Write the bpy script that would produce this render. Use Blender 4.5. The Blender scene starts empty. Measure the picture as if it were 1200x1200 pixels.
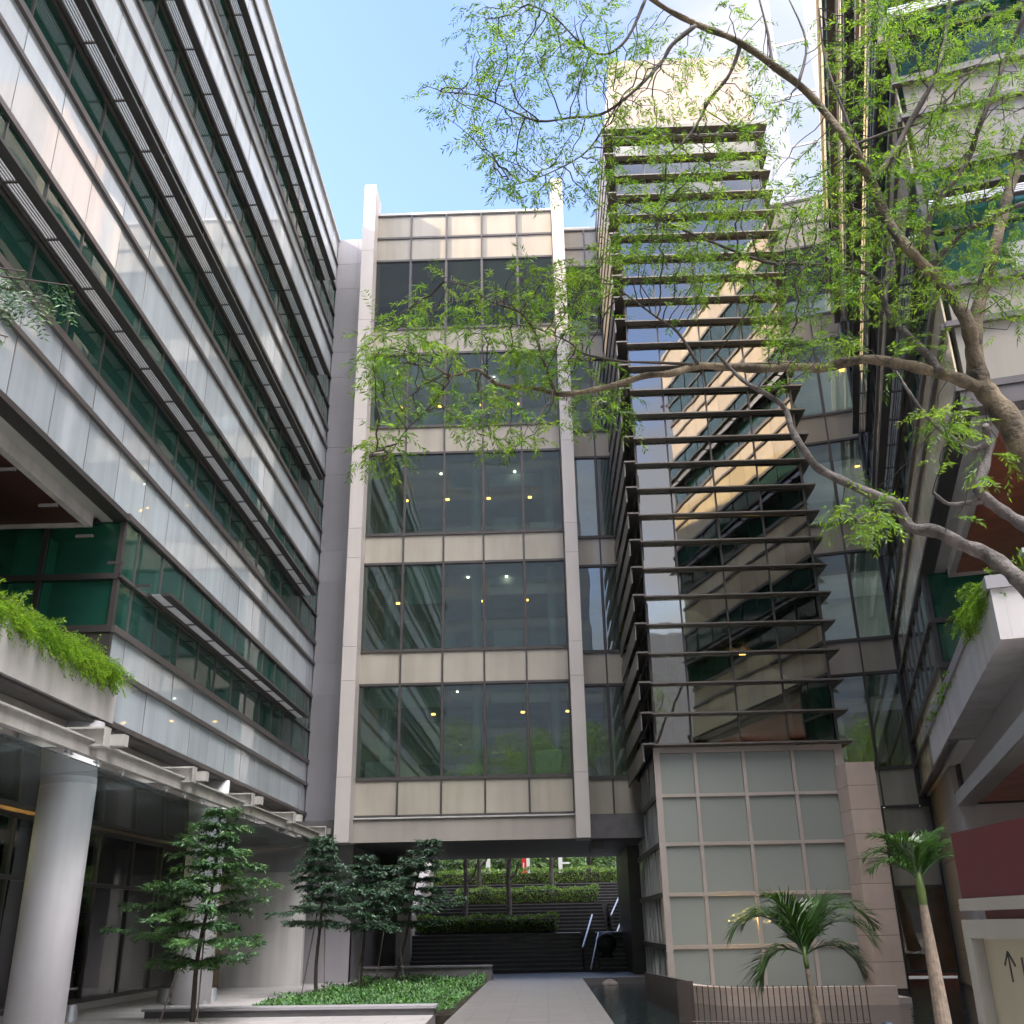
import bpy, bmesh, math, random
from mathutils import Vector, Matrix, kdtree
random.seed(7)
R = math.radians
scene = bpy.context.scene
COL = scene.collection

# ------------------------------------------------------------------ camera
F = 1181.0 / 1200.0
CR = Vector((0.99936, 0.03132, -0.01702))
CD = Vector((-0.02764, 0.37970, -0.92470))
CF = Vector((-0.02250, 0.92458, 0.38032))
CAM = Vector((0, 0, 1.6))
cam = bpy.data.cameras.new('camera')
cam.sensor_width = 36
cam.lens = 36 * F
cam.clip_end = 2000
co = bpy.data.objects.new('camera', cam)
COL.objects.link(co)
Zax = -CF
M = Matrix((( CR.x, -CD.x, Zax.x, 0), (CR.y, -CD.y, Zax.y, 0), (CR.z, -CD.z, Zax.z, CAM.z), (0, 0, 0, 1)))
co.matrix_world = M
scene.camera = co

def ray(px, py):
    return CR * ((px - 600) / 1181) + CD * ((py - 600) / 1181) + CF
def atY(px, py, Y):
    w = ray(px, py)
    return CAM + w * (Y / w.y)
def atZ(px, py, Z):
    w = ray(px, py)
    return CAM + w * ((Z - CAM.z) / w.z)

# ------------------------------------------------------------------ frames
AZ = R(15.5)
E1 = Vector((math.sin(AZ), math.cos(AZ), 0))
E2 = Vector((math.cos(AZ), -math.sin(AZ), 0))
P0 = Vector((10.26, 27.14, 0))
XL = -8.25
def PW(x, y, z): return Vector((x, y, z))
def PL(u, n, z): return Vector((XL + n, u, z))                 # west building: u along Y
OR_ = P0 + E2 * 0.1
def PR(u, n, z): return OR_ + E1 * u - E2 * n + Vector((0, 0, z))  # east building
def PB(Y0):
    return lambda u, n, z: Vector((u, Y0 - n, z))               # faces the camera
def PO(u, n, z): return P0 + E1 * (7.64 - n) + E2 * u + Vector((0, 0, z))

# ------------------------------------------------------------------ mesh helpers
class MB:
    def __init__(s): s.v = []; s.f = []; s.smooth = False
    def add(s, vs, fs):
        o = len(s.v)
        s.v += [Vector(v) for v in vs]
        s.f += [tuple(i + o for i in f) for f in fs]
    def box(s, P, a0, a1, b0, b1, c0, c1):
        s.add([P(a, b, c) for c in (c0, c1) for b in (b0, b1) for a in (a0, a1)],
              [(0, 2, 3, 1), (4, 5, 7, 6), (0, 1, 5, 4), (2, 6, 7, 3), (0, 4, 6, 2), (1, 3, 7, 5)])
    def pane(s, P, a0, a1, z0, z1, n=0.0, t=0.02, tilt=0.004):
        d = [n + random.uniform(-tilt, tilt) for _ in range(3)]
        d.append(d[1] + d[2] - d[0])
        f = [P(a0, d[0], z0), P(a1, d[1], z0), P(a0, d[2], z1), P(a1, d[3], z1)]
        b = [P(a0, d[0] - t, z0), P(a1, d[1] - t, z0), P(a0, d[2] - t, z1), P(a1, d[3] - t, z1)]
        s.add(f + b, [(0, 1, 3, 2), (4, 6, 7, 5), (0, 4, 5, 1), (2, 3, 7, 6), (0, 2, 6, 4), (1, 5, 7, 3)])
    def prism(s, pts, h):                                       # polygon in XY, z0 list or number
        n = len(pts); up = Vector((0, 0, h))
        s.add([Vector(p) for p in pts] + [Vector(p) + up for p in pts],
              [tuple(range(n))[::-1], tuple(range(n, 2 * n))] + [(i, (i + 1) % n, n + (i + 1) % n, n + i) for i in range(n)])
    def tube(s, pts, rad, seg=8, cap=True):
        pts = [Vector(p) for p in pts]
        if not hasattr(rad, '__len__'): rad = [rad] * len(pts)
        o = len(s.v); prev = None
        for i, p in enumerate(pts):
            d = (pts[min(i + 1, len(pts) - 1)] - pts[max(i - 1, 0)])
            d = d.normalized() if d.length > 1e-9 else Vector((0, 0, 1))
            if prev is None:
                a = d.cross(Vector((0, 0, 1)) if abs(d.z) < .9 else Vector((1, 0, 0))).normalized()
            else:
                a = (prev - d * prev.dot(d))
                a = a.normalized() if a.length > 1e-6 else d.orthogonal().normalized()
            prev = a; b = d.cross(a)
            for k in range(seg):
                t = 2 * math.pi * k / seg
                s.v.append(p + (a * math.cos(t) + b * math.sin(t)) * rad[i])
        for i in range(len(pts) - 1):
            for k in range(seg):
                k2 = (k + 1) % seg
                s.f.append((o + i * seg + k, o + i * seg + k2, o + (i + 1) * seg + k2, o + (i + 1) * seg + k))
        if cap:
            s.f.append(tuple(o + k for k in range(seg))[::-1])
            s.f.append(tuple(o + (len(pts) - 1) * seg + k for k in range(seg)))
    def build(s, name, mat, parent=None, smooth=False, fix=True):
        me = bpy.data.meshes.new(name)
        off = Vector((0, 0, 0))
        q = parent
        while q is not None: off += q.location; q = q.parent
        me.from_pydata([v - off for v in s.v], [], s.f)
        if fix:
            bm = bmesh.new(); bm.from_mesh(me)
            bmesh.ops.recalc_face_normals(bm, faces=bm.faces)
            bm.to_mesh(me); bm.free()
        if smooth:
            for p in me.polygons: p.use_smooth = True
        me.materials.append(mat)
        o = bpy.data.objects.new(name, me)
        COL.objects.link(o)
        if parent is not None: o.parent = parent
        return o

def tag(o, label=None, cat=None, group=None, kind=None):
    if label: o['label'] = label
    if cat: o['category'] = cat
    if group: o['group'] = group
    if kind: o['kind'] = kind
    return o
def thing(name, label, cat, loc=(0, 0, 0), group=None):
    o = bpy.data.objects.new(name, None); COL.objects.link(o)
    o.location = loc; o.empty_display_size = .2
    return tag(o, label, cat, group)
def copy_tree(o, parent=None):
    c = o.copy(); COL.objects.link(c)
    if parent is not None: c.parent = parent
    for ch in o.children: copy_tree(ch, c)
    return c

# ------------------------------------------------------------------ materials
def mat(name, col, rough=.5, metal=0., spec=.5, ior=1.5, var=.12, scale=1.5, bump=0., bscale=20., island=0., streak=0., coat=0.):
    m = bpy.data.materials.new(name); m.use_nodes = True
    nt = m.node_tree; N = nt.nodes; L = nt.links
    b = N['Principled BSDF']
    b.inputs['Roughness'].default_value = rough
    b.inputs['Metallic'].default_value = metal
    b.inputs['Specular IOR Level'].default_value = spec
    b.inputs['IOR'].default_value = ior
    b.inputs['Coat Weight'].default_value = coat
    tc = N.new('ShaderNodeTexCoord')
    nz = N.new('ShaderNodeTexNoise'); nz.inputs['Scale'].default_value = scale; nz.inputs['Detail'].default_value = 5
    L.new(tc.outputs['Object'], nz.inputs['Vector'])
    mr = N.new('ShaderNodeMapRange'); mr.inputs['From Min'].default_value = .3; mr.inputs['From Max'].default_value = .7
    mr.inputs['To Min'].default_value = 1 - var; mr.inputs['To Max'].default_value = 1 + var
    L.new(nz.outputs['Fac'], mr.inputs['Value'])
    val = mr.outputs['Result']
    if streak:
        mp = N.new('ShaderNodeMapping'); mp.inputs['Scale'].default_value = (1.3, 1.3, .10)
        L.new(tc.outputs['Object'], mp.inputs['Vector'])
        n2 = N.new('ShaderNodeTexNoise'); n2.inputs['Scale'].default_value = 2.2; n2.inputs['Detail'].default_value = 6
        L.new(mp.outputs['Vector'], n2.inputs['Vector'])
        m2 = N.new('ShaderNodeMapRange'); m2.inputs['From Min'].default_value = .42; m2.inputs['From Max'].default_value = .72
        m2.inputs['To Min'].default_value = 1; m2.inputs['To Max'].default_value = 1 - streak
        L.new(n2.outputs['Fac'], m2.inputs['Value'])
        mu = N.new('ShaderNodeMath'); mu.operation = 'MULTIPLY'
        L.new(val, mu.inputs[0]); L.new(m2.outputs['Result'], mu.inputs[1]); val = mu.outputs[0]
    if island:
        g = N.new('ShaderNodeNewGeometry')
        m3 = N.new('ShaderNodeMapRange'); m3.inputs['To Min'].default_value = 1 - island; m3.inputs['To Max'].default_value = 1 + island
        L.new(g.outputs['Random Per Island'], m3.inputs['Value'])
        mu = N.new('ShaderNodeMath'); mu.operation = 'MULTIPLY'
        L.new(val, mu.inputs[0]); L.new(m3.outputs['Result'], mu.inputs[1]); val = mu.outputs[0]
    mx = N.new('ShaderNodeVectorMath'); mx.operation = 'SCALE'
    mx.inputs[0].default_value = col[:3]
    L.new(val, mx.inputs['Scale'])
    L.new(mx.outputs['Vector'], b.inputs['Base Color'])
    if bump:
        n3 = N.new('ShaderNodeTexNoise'); n3.inputs['Scale'].default_value = bscale; n3.inputs['Detail'].default_value = 3
        L.new(tc.outputs['Object'], n3.inputs['Vector'])
        bp = N.new('ShaderNodeBump'); bp.inputs['Strength'].default_value = 1; bp.inputs['Distance'].default_value = bump
        L.new(n3.outputs['Fac'], bp.inputs['Height']); L.new(bp.outputs['Normal'], b.inputs['Normal'])
    return m

def glass(name, tint, refl=(1, 1, 1), ior=1.7, wav=.004, wscale=.9, rough=0.0, diff=None, dfac=0.):
    """clear tinted pane: mirror mixed with tinted see-through by Fresnel"""
    m = bpy.data.materials.new(name); m.use_nodes = True
    nt = m.node_tree; N = nt.nodes; L = nt.links
    N.remove(N['Principled BSDF']); out = N['Material Output']
    fr = N.new('ShaderNodeFresnel'); fr.inputs['IOR'].default_value = ior
    tr = N.new('ShaderNodeBsdfTransparent'); tr.inputs['Color'].default_value = (*tint, 1)
    gl = N.new('ShaderNodeBsdfGlossy'); gl.inputs['Roughness'].default_value = rough; gl.inputs['Color'].default_value = (*refl, 1)
    mix = N.new('ShaderNodeMixShader')
    tc = N.new('ShaderNodeTexCoord'); nz = N.new('ShaderNodeTexNoise')
    nz.inputs['Scale'].default_value = wscale; nz.inputs['Detail'].default_value = 1.5
    bp = N.new('ShaderNodeBump'); bp.inputs['Distance'].default_value = wav
    L.new(tc.outputs['Object'], nz.inputs['Vector']); L.new(nz.outputs['Fac'], bp.inputs['Height'])
    L.new(bp.outputs['Normal'], gl.inputs['Normal']); L.new(bp.outputs['Normal'], fr.inputs['Normal'])
    sh = tr.outputs[0]
    if diff:
        df = N.new('ShaderNodeBsdfDiffuse'); df.inputs['Color'].default_value = (*diff, 1)
        m0 = N.new('ShaderNodeMixShader'); m0.inputs[0].default_value = dfac
        L.new(tr.outputs[0], m0.inputs[1]); L.new(df.outputs[0], m0.inputs[2]); sh = m0.outputs[0]
    L.new(fr.outputs[0], mix.inputs[0]); L.new(sh, mix.inputs[1]); L.new(gl.outputs[0], mix.inputs[2])
    L.new(mix.outputs[0], out.inputs['Surface'])
    return m

def leafmat(name, col, trans=.45, rough=.45, var=.35, col2=None):
    m = bpy.data.materials.new(name); m.use_nodes = True
    nt = m.node_tree; N = nt.nodes; L = nt.links
    b = N['Principled BSDF']; out = N['Material Output']
    b.inputs['Roughness'].default_value = rough
    g = N.new('ShaderNodeNewGeometry')
    mr = N.new('ShaderNodeMapRange'); mr.inputs['To Min'].default_value = 1 - var; mr.inputs['To Max'].default_value = 1 + var
    L.new(g.outputs['Random Per Island'], mr.inputs['Value'])
    mx = N.new('ShaderNodeVectorMath'); mx.operation = 'SCALE'; mx.inputs[0].default_value = col
    L.new(mr.outputs['Result'], mx.inputs['Scale'])
    if col2:
        tc = N.new('ShaderNodeTexCoord'); nz = N.new('ShaderNodeTexNoise'); nz.inputs['Scale'].default_value = 2.2; nz.inputs['Detail'].default_value = 3
        L.new(tc.outputs['Object'], nz.inputs['Vector'])
        r2 = N.new('ShaderNodeMapRange'); r2.inputs['From Min'].default_value = .38; r2.inputs['From Max'].default_value = .64
        L.new(nz.outputs['Fac'], r2.inputs['Value'])
        mc = N.new('ShaderNodeMixRGB'); mc.inputs['Color1'].default_value = (*col, 1); mc.inputs['Color2'].default_value = (*col2, 1)
        L.new(r2.outputs[0], mc.inputs['Fac']); L.new(mc.outputs[0], mx.inputs[0])
    L.new(mx.outputs['Vector'], b.inputs['Base Color'])
    t = N.new('ShaderNodeBsdfTranslucent')
    mx2 = N.new('ShaderNodeVectorMath'); mx2.operation = 'MULTIPLY'; mx2.inputs[1].default_value = (1.5, 1.6, .7)
    L.new(mx.outputs['Vector'], mx2.inputs[0]); L.new(mx2.outputs['Vector'], t.inputs['Color'])
    ms = N.new('ShaderNodeMixShader'); ms.inputs[0].default_value = trans
    L.new(b.outputs[0], ms.inputs[1]); L.new(t.outputs[0], ms.inputs[2]); L.new(ms.outputs[0], out.inputs['Surface'])
    return m

def emit(name, col, strength):
    m = bpy.data.materials.new(name); m.use_nodes = True
    b = m.node_tree.nodes['Principled BSDF']
    b.inputs['Base Color'].default_value = (*col, 1)
    b.inputs['Emission Color'].default_value = (*col, 1); b.inputs['Emission Strength'].default_value = strength
    return m

def tiled(name, c1, c2, mortar, w, h, rough=.5, msize=.012, rot=0., bump=.003, spec=.5):
    m = mat(name, c1, rough, var=.1, spec=spec)
    nt = m.node_tree; N = nt.nodes; L = nt.links; b = N['Principled BSDF']
    tc = N.new('ShaderNodeTexCoord'); mp = N.new('ShaderNodeMapping'); mp.inputs['Rotation'].default_value = (0, 0, rot)
    br = N.new('ShaderNodeTexBrick'); br.inputs['Scale'].default_value = 1
    br.inputs['Brick Width'].default_value = w; br.inputs['Row Height'].default_value = h
    br.inputs['Mortar Size'].default_value = msize; br.inputs['Color1'].default_value = (*c1, 1)
    br.inputs['Color2'].default_value = (*c2, 1); br.inputs['Mortar'].default_value = (*mortar, 1)
    L.new(tc.outputs['Object'], mp.inputs['Vector']); L.new(mp.outputs['Vector'], br.inputs['Vector'])
    old = b.inputs['Base Color'].links[0].from_node
    val = old.inputs['Scale'].links[0].from_socket
    mx = N.new('ShaderNodeVectorMath'); mx.operation = 'SCALE'
    L.new(br.outputs['Color'], mx.inputs[0]); L.new(val, mx.inputs['Scale'])
    L.new(mx.outputs['Vector'], b.inputs['Base Color'])
    bp = N.new('ShaderNodeBump'); bp.inputs['Distance'].default_value = bump; bp.invert = True
    L.new(br.outputs['Fac'], bp.inputs['Height']); L.new(bp.outputs['Normal'], b.inputs['Normal'])
    return m

MT = {}
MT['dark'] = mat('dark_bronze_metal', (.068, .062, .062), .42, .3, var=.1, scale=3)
MT['rail'] = mat('grey_bronze_rail', (.135, .122, .12), .38, .4, var=.12, scale=3)
MT['fin'] = mat('tower_fin_metal', (.15, .138, .127), .42, .3, var=.12, scale=3)
MT['span'] = mat('white_fritted_glass', (.47, .53, .575), .03, spec=.5, ior=2.9, var=.06, scale=.7, island=.10, streak=.16, bump=.0025, bscale=.8)
MT['spanB'] = mat('cream_fritted_glass', (.345, .32, .275), .04, spec=.5, ior=1.5, var=.07, scale=.7, island=.09, streak=.13, bump=.002, bscale=.8)
MT['spanR'] = mat('warm_fritted_glass', (.74, .63, .44), .04, spec=.5, ior=1.6, var=.06, scale=.7, island=.10, streak=.10, bump=.0025, bscale=.8)
MT['vis'] = glass('green_vision_glass', (.52, .88, .77), ior=1.5, diff=(.06, .26, .20), dfac=.21)
MT['visB'] = glass('bridge_vision_glass', (.80, .92, .88), ior=1.85, wav=.0016, diff=(.12, .22, .19), dfac=.07)
MT['visT'] = glass('tower_vision_glass', (.55, .60, .52), refl=(1, .965, .86), ior=3.2, wav=.0018, wscale=1.2, rough=.02)
MT['visD'] = glass('dark_shopfront_glass', (.70, .80, .74), ior=1.5, wav=.002)
MT['canglass'] = glass('canopy_glass', (.74, .82, .83), ior=1.8, wav=.003, diff=(.36, .42, .43), dfac=.30)
MT['frost'] = glass('frosted_glass', (.5, .56, .54), ior=1.5, rough=.18, diff=(.33, .36, .33), dfac=.82)
MT['white'] = mat('white_wall_panel', (.43, .40, .385), .5, var=.05, scale=.6, streak=.06, island=.03)
MT['grey'] = mat('grey_wall_panel', (.31, .30, .32), .35, var=.07, scale=.5, streak=.08, island=.04)
MT['plaster'] = mat('white_plaster', (.56, .54, .535), .65, var=.08, scale=.8, streak=.2)
MT['beige'] = mat('beige_cladding', (.30, .275, .25), .5, var=.07, scale=.8, streak=.10, island=.03)
MT['taupe'] = mat('taupe_frame', (.40, .35, .318), .45, var=.08, scale=2)
MT['pink'] = mat('pink_stone', (.52, .415, .345), .55, var=.09, scale=1.3, streak=.06, island=.05, bump=.001, bscale=40)
MT['core'] = mat('core_render', (.31, .255, .225), .7, var=.05, scale=.5, streak=.08)
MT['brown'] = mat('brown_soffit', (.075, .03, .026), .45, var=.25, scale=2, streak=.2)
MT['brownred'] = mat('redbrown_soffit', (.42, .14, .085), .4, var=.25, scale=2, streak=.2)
MT['softgrey'] = mat('light_grey_metal', (.42, .42, .415), .45, var=.06, scale=1)
MT['interior'] = mat('interior_grey', (.50, .51, .48), .8, var=.15, scale=.8)
MT['ceil'] = mat('office_ceiling', (.62, .62, .60), .8, var=.1, scale=.8)
MT['inwhite'] = mat('interior_white', (.62, .62, .58), .7, var=.06)
MT['inwarm'] = mat('interior_timber', (.42, .27, .10), .6, var=.2, scale=2, streak=.2)
MT['down'] = emit('downlight_lamp', (1.0, .47, .09), 1.1)
MT['coolt'] = emit('cool_tube_lamp', (1.0, .95, .8), 1.6)
MT['stone'] = mat('black_granite', (.030, .029, .031), .35, var=.25, scale=4)
MT['stonetop'] = mat('granite_tread', (.17, .168, .174), .45, var=.2, scale=4)
MT['stonegrey'] = mat('dark_grey_stone', (.115, .11, .115), .5, var=.18, scale=3)
MT['steel'] = mat('brushed_steel', (.62, .63, .66), .28, .9, var=.05)
MT['silver'] = mat('cast_aluminium', (.52, .53, .56), .38, .6, var=.08, scale=6)
MT['cone'] = mat('column_paint', (.62, .62, .645), .5, var=.07, scale=.8, streak=.12)
MT['shoplamp'] = emit('warm_shop_lamp', (1, .80, .5), 7)
MT['soil'] = mat('soil', (.03, .022, .015), .9, var=.4, scale=10)
MT['bark'] = mat('olive_grey_bark', (.125, .097, .062), .85, var=.8, scale=4, bump=.03, bscale=24)
MT['barkgrey'] = mat('grey_bark', (.088, .077, .072), .85, var=.6, scale=6, bump=.02, bscale=30)
MT['twig'] = mat('dark_twig', (.06, .048, .042), .85, var=.3, scale=8)
MT['pole'] = mat('timber_stake', (.16, .13, .11), .7, var=.2, scale=6)
MT['leaf'] = leafmat('pinnate_leaf', (.075, .16, .022), .5, .5, .45, (.17, .25, .03))
MT['leafdk'] = leafmat('dark_sapling_leaf', (.040, .098, .046), .22, .34, .5, (.075, .16, .045))
MT['leafbl'] = leafmat('blue_sapling_leaf', (.042, .088, .056), .2, .34, .5)
MT['fern'] = leafmat('fern_frond', (.12, .23, .02), .45, .55, .4, (.19, .30, .03))
MT['palm'] = leafmat('palm_leaflet', (.045, .105, .022), .25, .33, .4)
MT['cover'] = leafmat('groundcover_leaf', (.045, .12, .042), .25, .5, .5, (.085, .19, .05))
MT['hedge'] = leafmat('hedge_leaf', (.085, .165, .022), .3, .45, .5, (.16, .27, .035))
MT['bgleaf'] = leafmat('street_tree_leaf', (.07, .14, .03), .3, .5, .5)
MT['palmbark'] = mat('palm_trunk_bark', (.22, .172, .13), .85, var=.3, scale=14, bump=.004, bscale=60)
MT['palmgreen'] = mat('palm_crownshaft', (.10, .15, .035), .45, var=.2, scale=5)
MT['rust'] = mat('brown_steel_sheet', (.085, .068, .06), .45, .3, var=.18, scale=2, streak=.25)
MT['fence'] = mat('fence_bronze', (.075, .05, .04), .5, .2, var=.1)
MT['red'] = mat('red_sign_face', (.105, .012, .018), .5, var=.06, scale=2)
MT['redpaint'] = mat('red_paint', (.62, .03, .02), .45, var=.05)
MT['signgrey'] = mat('sign_frame_grey', (.33, .315, .275), .5, var=.05, scale=3)
MT['signbeige'] = mat('sign_board_beige', (.40, .365, .265), .5, var=.04, scale=3)
MT['ink'] = mat('black_ink', (.02, .02, .02), .5, var=0.)
MT['navy'] = mat('navy_paint', (.022, .022, .035), .4, var=.1)
MT['paving'] = tiled('grey_granite_paving', (.34, .325, .325), (.28, .27, .272), (.14, .135, .135), 1.2, .6, .5, .010)
MT['walk'] = tiled('walkway_planks', (.155, .147, .146), (.128, .122, .121), (.05, .048, .048), 1.5, .15, .45, .011)
MT['canopy'] = mat('weathered_canopy_steel', (.40, .39, .365), .5, var=.14, scale=3, streak=.25)
MT['whitepost'] = mat('white_paint', (.75, .75, .74), .5, var=.05)
MT['asphalt'] = mat('asphalt', (.06, .06, .062), .8, var=.2, scale=6)
MT['earth'] = mat('ground_soil', (.09, .085, .075), .9, var=.3, scale=1)
# water
w = mat('pond_water', (.012, .018, .020), .04, spec=.6, ior=1.33, var=.2, scale=1, bump=.012, bscale=5)
MT['water'] = w

# ------------------------------------------------------------------ world + sun
SUN_EL, SUN_AZ = R(33), R(253)        # azimuth measured from +Y towards +X (light comes from there)
wd = bpy.data.worlds.new('World'); scene.world = wd; wd.use_nodes = True
N = wd.node_tree.nodes; L = wd.node_tree.links
bg = N['Background']; bg.inputs['Strength'].default_value = .095
sky = N.new('ShaderNodeTexSky'); sky.sky_type = 'NISHITA'; sky.sun_disc = False
sky.sun_elevation = SUN_EL; sky.sun_rotation = SUN_AZ
sky.air_density = 1.0; sky.dust_density = 1.2; sky.ozone_density = 2.0
tc = N.new('ShaderNodeTexCoord')
mp = N.new('ShaderNodeMapping'); mp.inputs['Scale'].default_value = (1.0, 1.0, 2.2); mp.inputs['Location'].default_value = (.35, .1, .2)
L.new(tc.outputs['Generated'], mp.inputs['Vector'])
nz = N.new('ShaderNodeTexNoise'); nz.inputs['Scale'].default_value = 2.6; nz.inputs['Detail'].default_value = 8; nz.inputs['Roughness'].default_value = .55
L.new(mp.outputs['Vector'], nz.inputs['Vector'])
sx = N.new('ShaderNodeSeparateXYZ'); L.new(tc.outputs['Generated'], sx.inputs[0])
# clouds thicken towards +X (east)
ad = N.new('ShaderNodeMath'); ad.operation = 'MULTIPLY_ADD'; ad.inputs[1].default_value = .85; ad.inputs[2].default_value = 0
L.new(sx.outputs['X'], ad.inputs[0])
ad2 = N.new('ShaderNodeMath'); ad2.operation = 'ADD'; L.new(nz.outputs['Fac'], ad2.inputs[0]); L.new(ad.outputs[0], ad2.inputs[1])
cr = N.new('ShaderNodeMapRange'); cr.inputs['From Min'].default_value = .46; cr.inputs['From Max'].default_value = .74
cr.interpolation_type = 'SMOOTHSTEP'
L.new(ad2.outputs[0], cr.inputs['Value'])
fm = N.new('ShaderNodeMath'); fm.operation = 'MULTIPLY'; fm.inputs[1].default_value = .85; L.new(cr.outputs[0], fm.inputs[0])
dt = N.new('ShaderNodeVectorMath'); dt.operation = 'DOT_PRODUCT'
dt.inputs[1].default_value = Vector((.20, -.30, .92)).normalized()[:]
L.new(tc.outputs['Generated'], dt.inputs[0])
gr = N.new('ShaderNodeMapRange'); gr.interpolation_type = 'SMOOTHSTEP'      # added glow near the zenith, out of view, to fill the court with light
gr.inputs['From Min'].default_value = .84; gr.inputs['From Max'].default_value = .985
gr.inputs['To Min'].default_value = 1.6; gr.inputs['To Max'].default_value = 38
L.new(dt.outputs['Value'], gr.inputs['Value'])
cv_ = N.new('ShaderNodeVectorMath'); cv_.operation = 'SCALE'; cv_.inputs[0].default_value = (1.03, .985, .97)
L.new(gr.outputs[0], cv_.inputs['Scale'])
g2 = N.new('ShaderNodeMapRange'); g2.interpolation_type = 'SMOOTHSTEP'      # cloud cover added to carry that overhead fill glow
g2.inputs['From Min'].default_value = .78; g2.inputs['From Max'].default_value = .92
g2.inputs['To Min'].default_value = .02; g2.inputs['To Max'].default_value = .8
L.new(dt.outputs['Value'], g2.inputs['Value'])
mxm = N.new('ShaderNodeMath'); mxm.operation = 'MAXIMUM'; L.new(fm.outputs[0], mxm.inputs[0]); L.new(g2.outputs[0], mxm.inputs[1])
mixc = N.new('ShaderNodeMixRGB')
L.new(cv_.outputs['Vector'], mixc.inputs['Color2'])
tn = N.new('ShaderNodeVectorMath'); tn.operation = 'MULTIPLY'; tn.inputs[1].default_value = (.86, .83, .96)
L.new(sky.outputs[0], tn.inputs[0])
L.new(mxm.outputs[0], mixc.inputs['Fac']); L.new(tn.outputs['Vector'], mixc.inputs['Color1'])
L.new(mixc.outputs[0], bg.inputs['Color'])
sl = bpy.data.lights.new('sun', 'SUN'); sl.energy = 2.0; sl.angle = R(.6); sl.color = (1, .80, .54)
so = bpy.data.objects.new('sun', sl); COL.objects.link(so)
sd = Vector((math.sin(SUN_AZ) * math.cos(SUN_EL), math.cos(SUN_AZ) * math.cos(SUN_EL), math.sin(SUN_EL)))
so.rotation_euler = sd.to_track_quat('Z', 'Y').to_euler(); so.location = sd * 80

# ------------------------------------------------------------------ office wings
SILL = [7.08, 11.36, 15.8, 20.2, 24.55]
HEAD = [9.42, 13.75, 18.2, 22.6, 26.95]
MID = [10.6, 15.0, 19.4, 23.8, 28.2]
ROOF = 29.5
def cuts(u0, u1, phase, mod):
    k = math.ceil((u0 + .25 - phase) / mod)
    r = [u0]
    while phase + k * mod < u1 - .25:
        r.append(phase + k * mod); k += 1
    return r + [u1]

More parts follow.
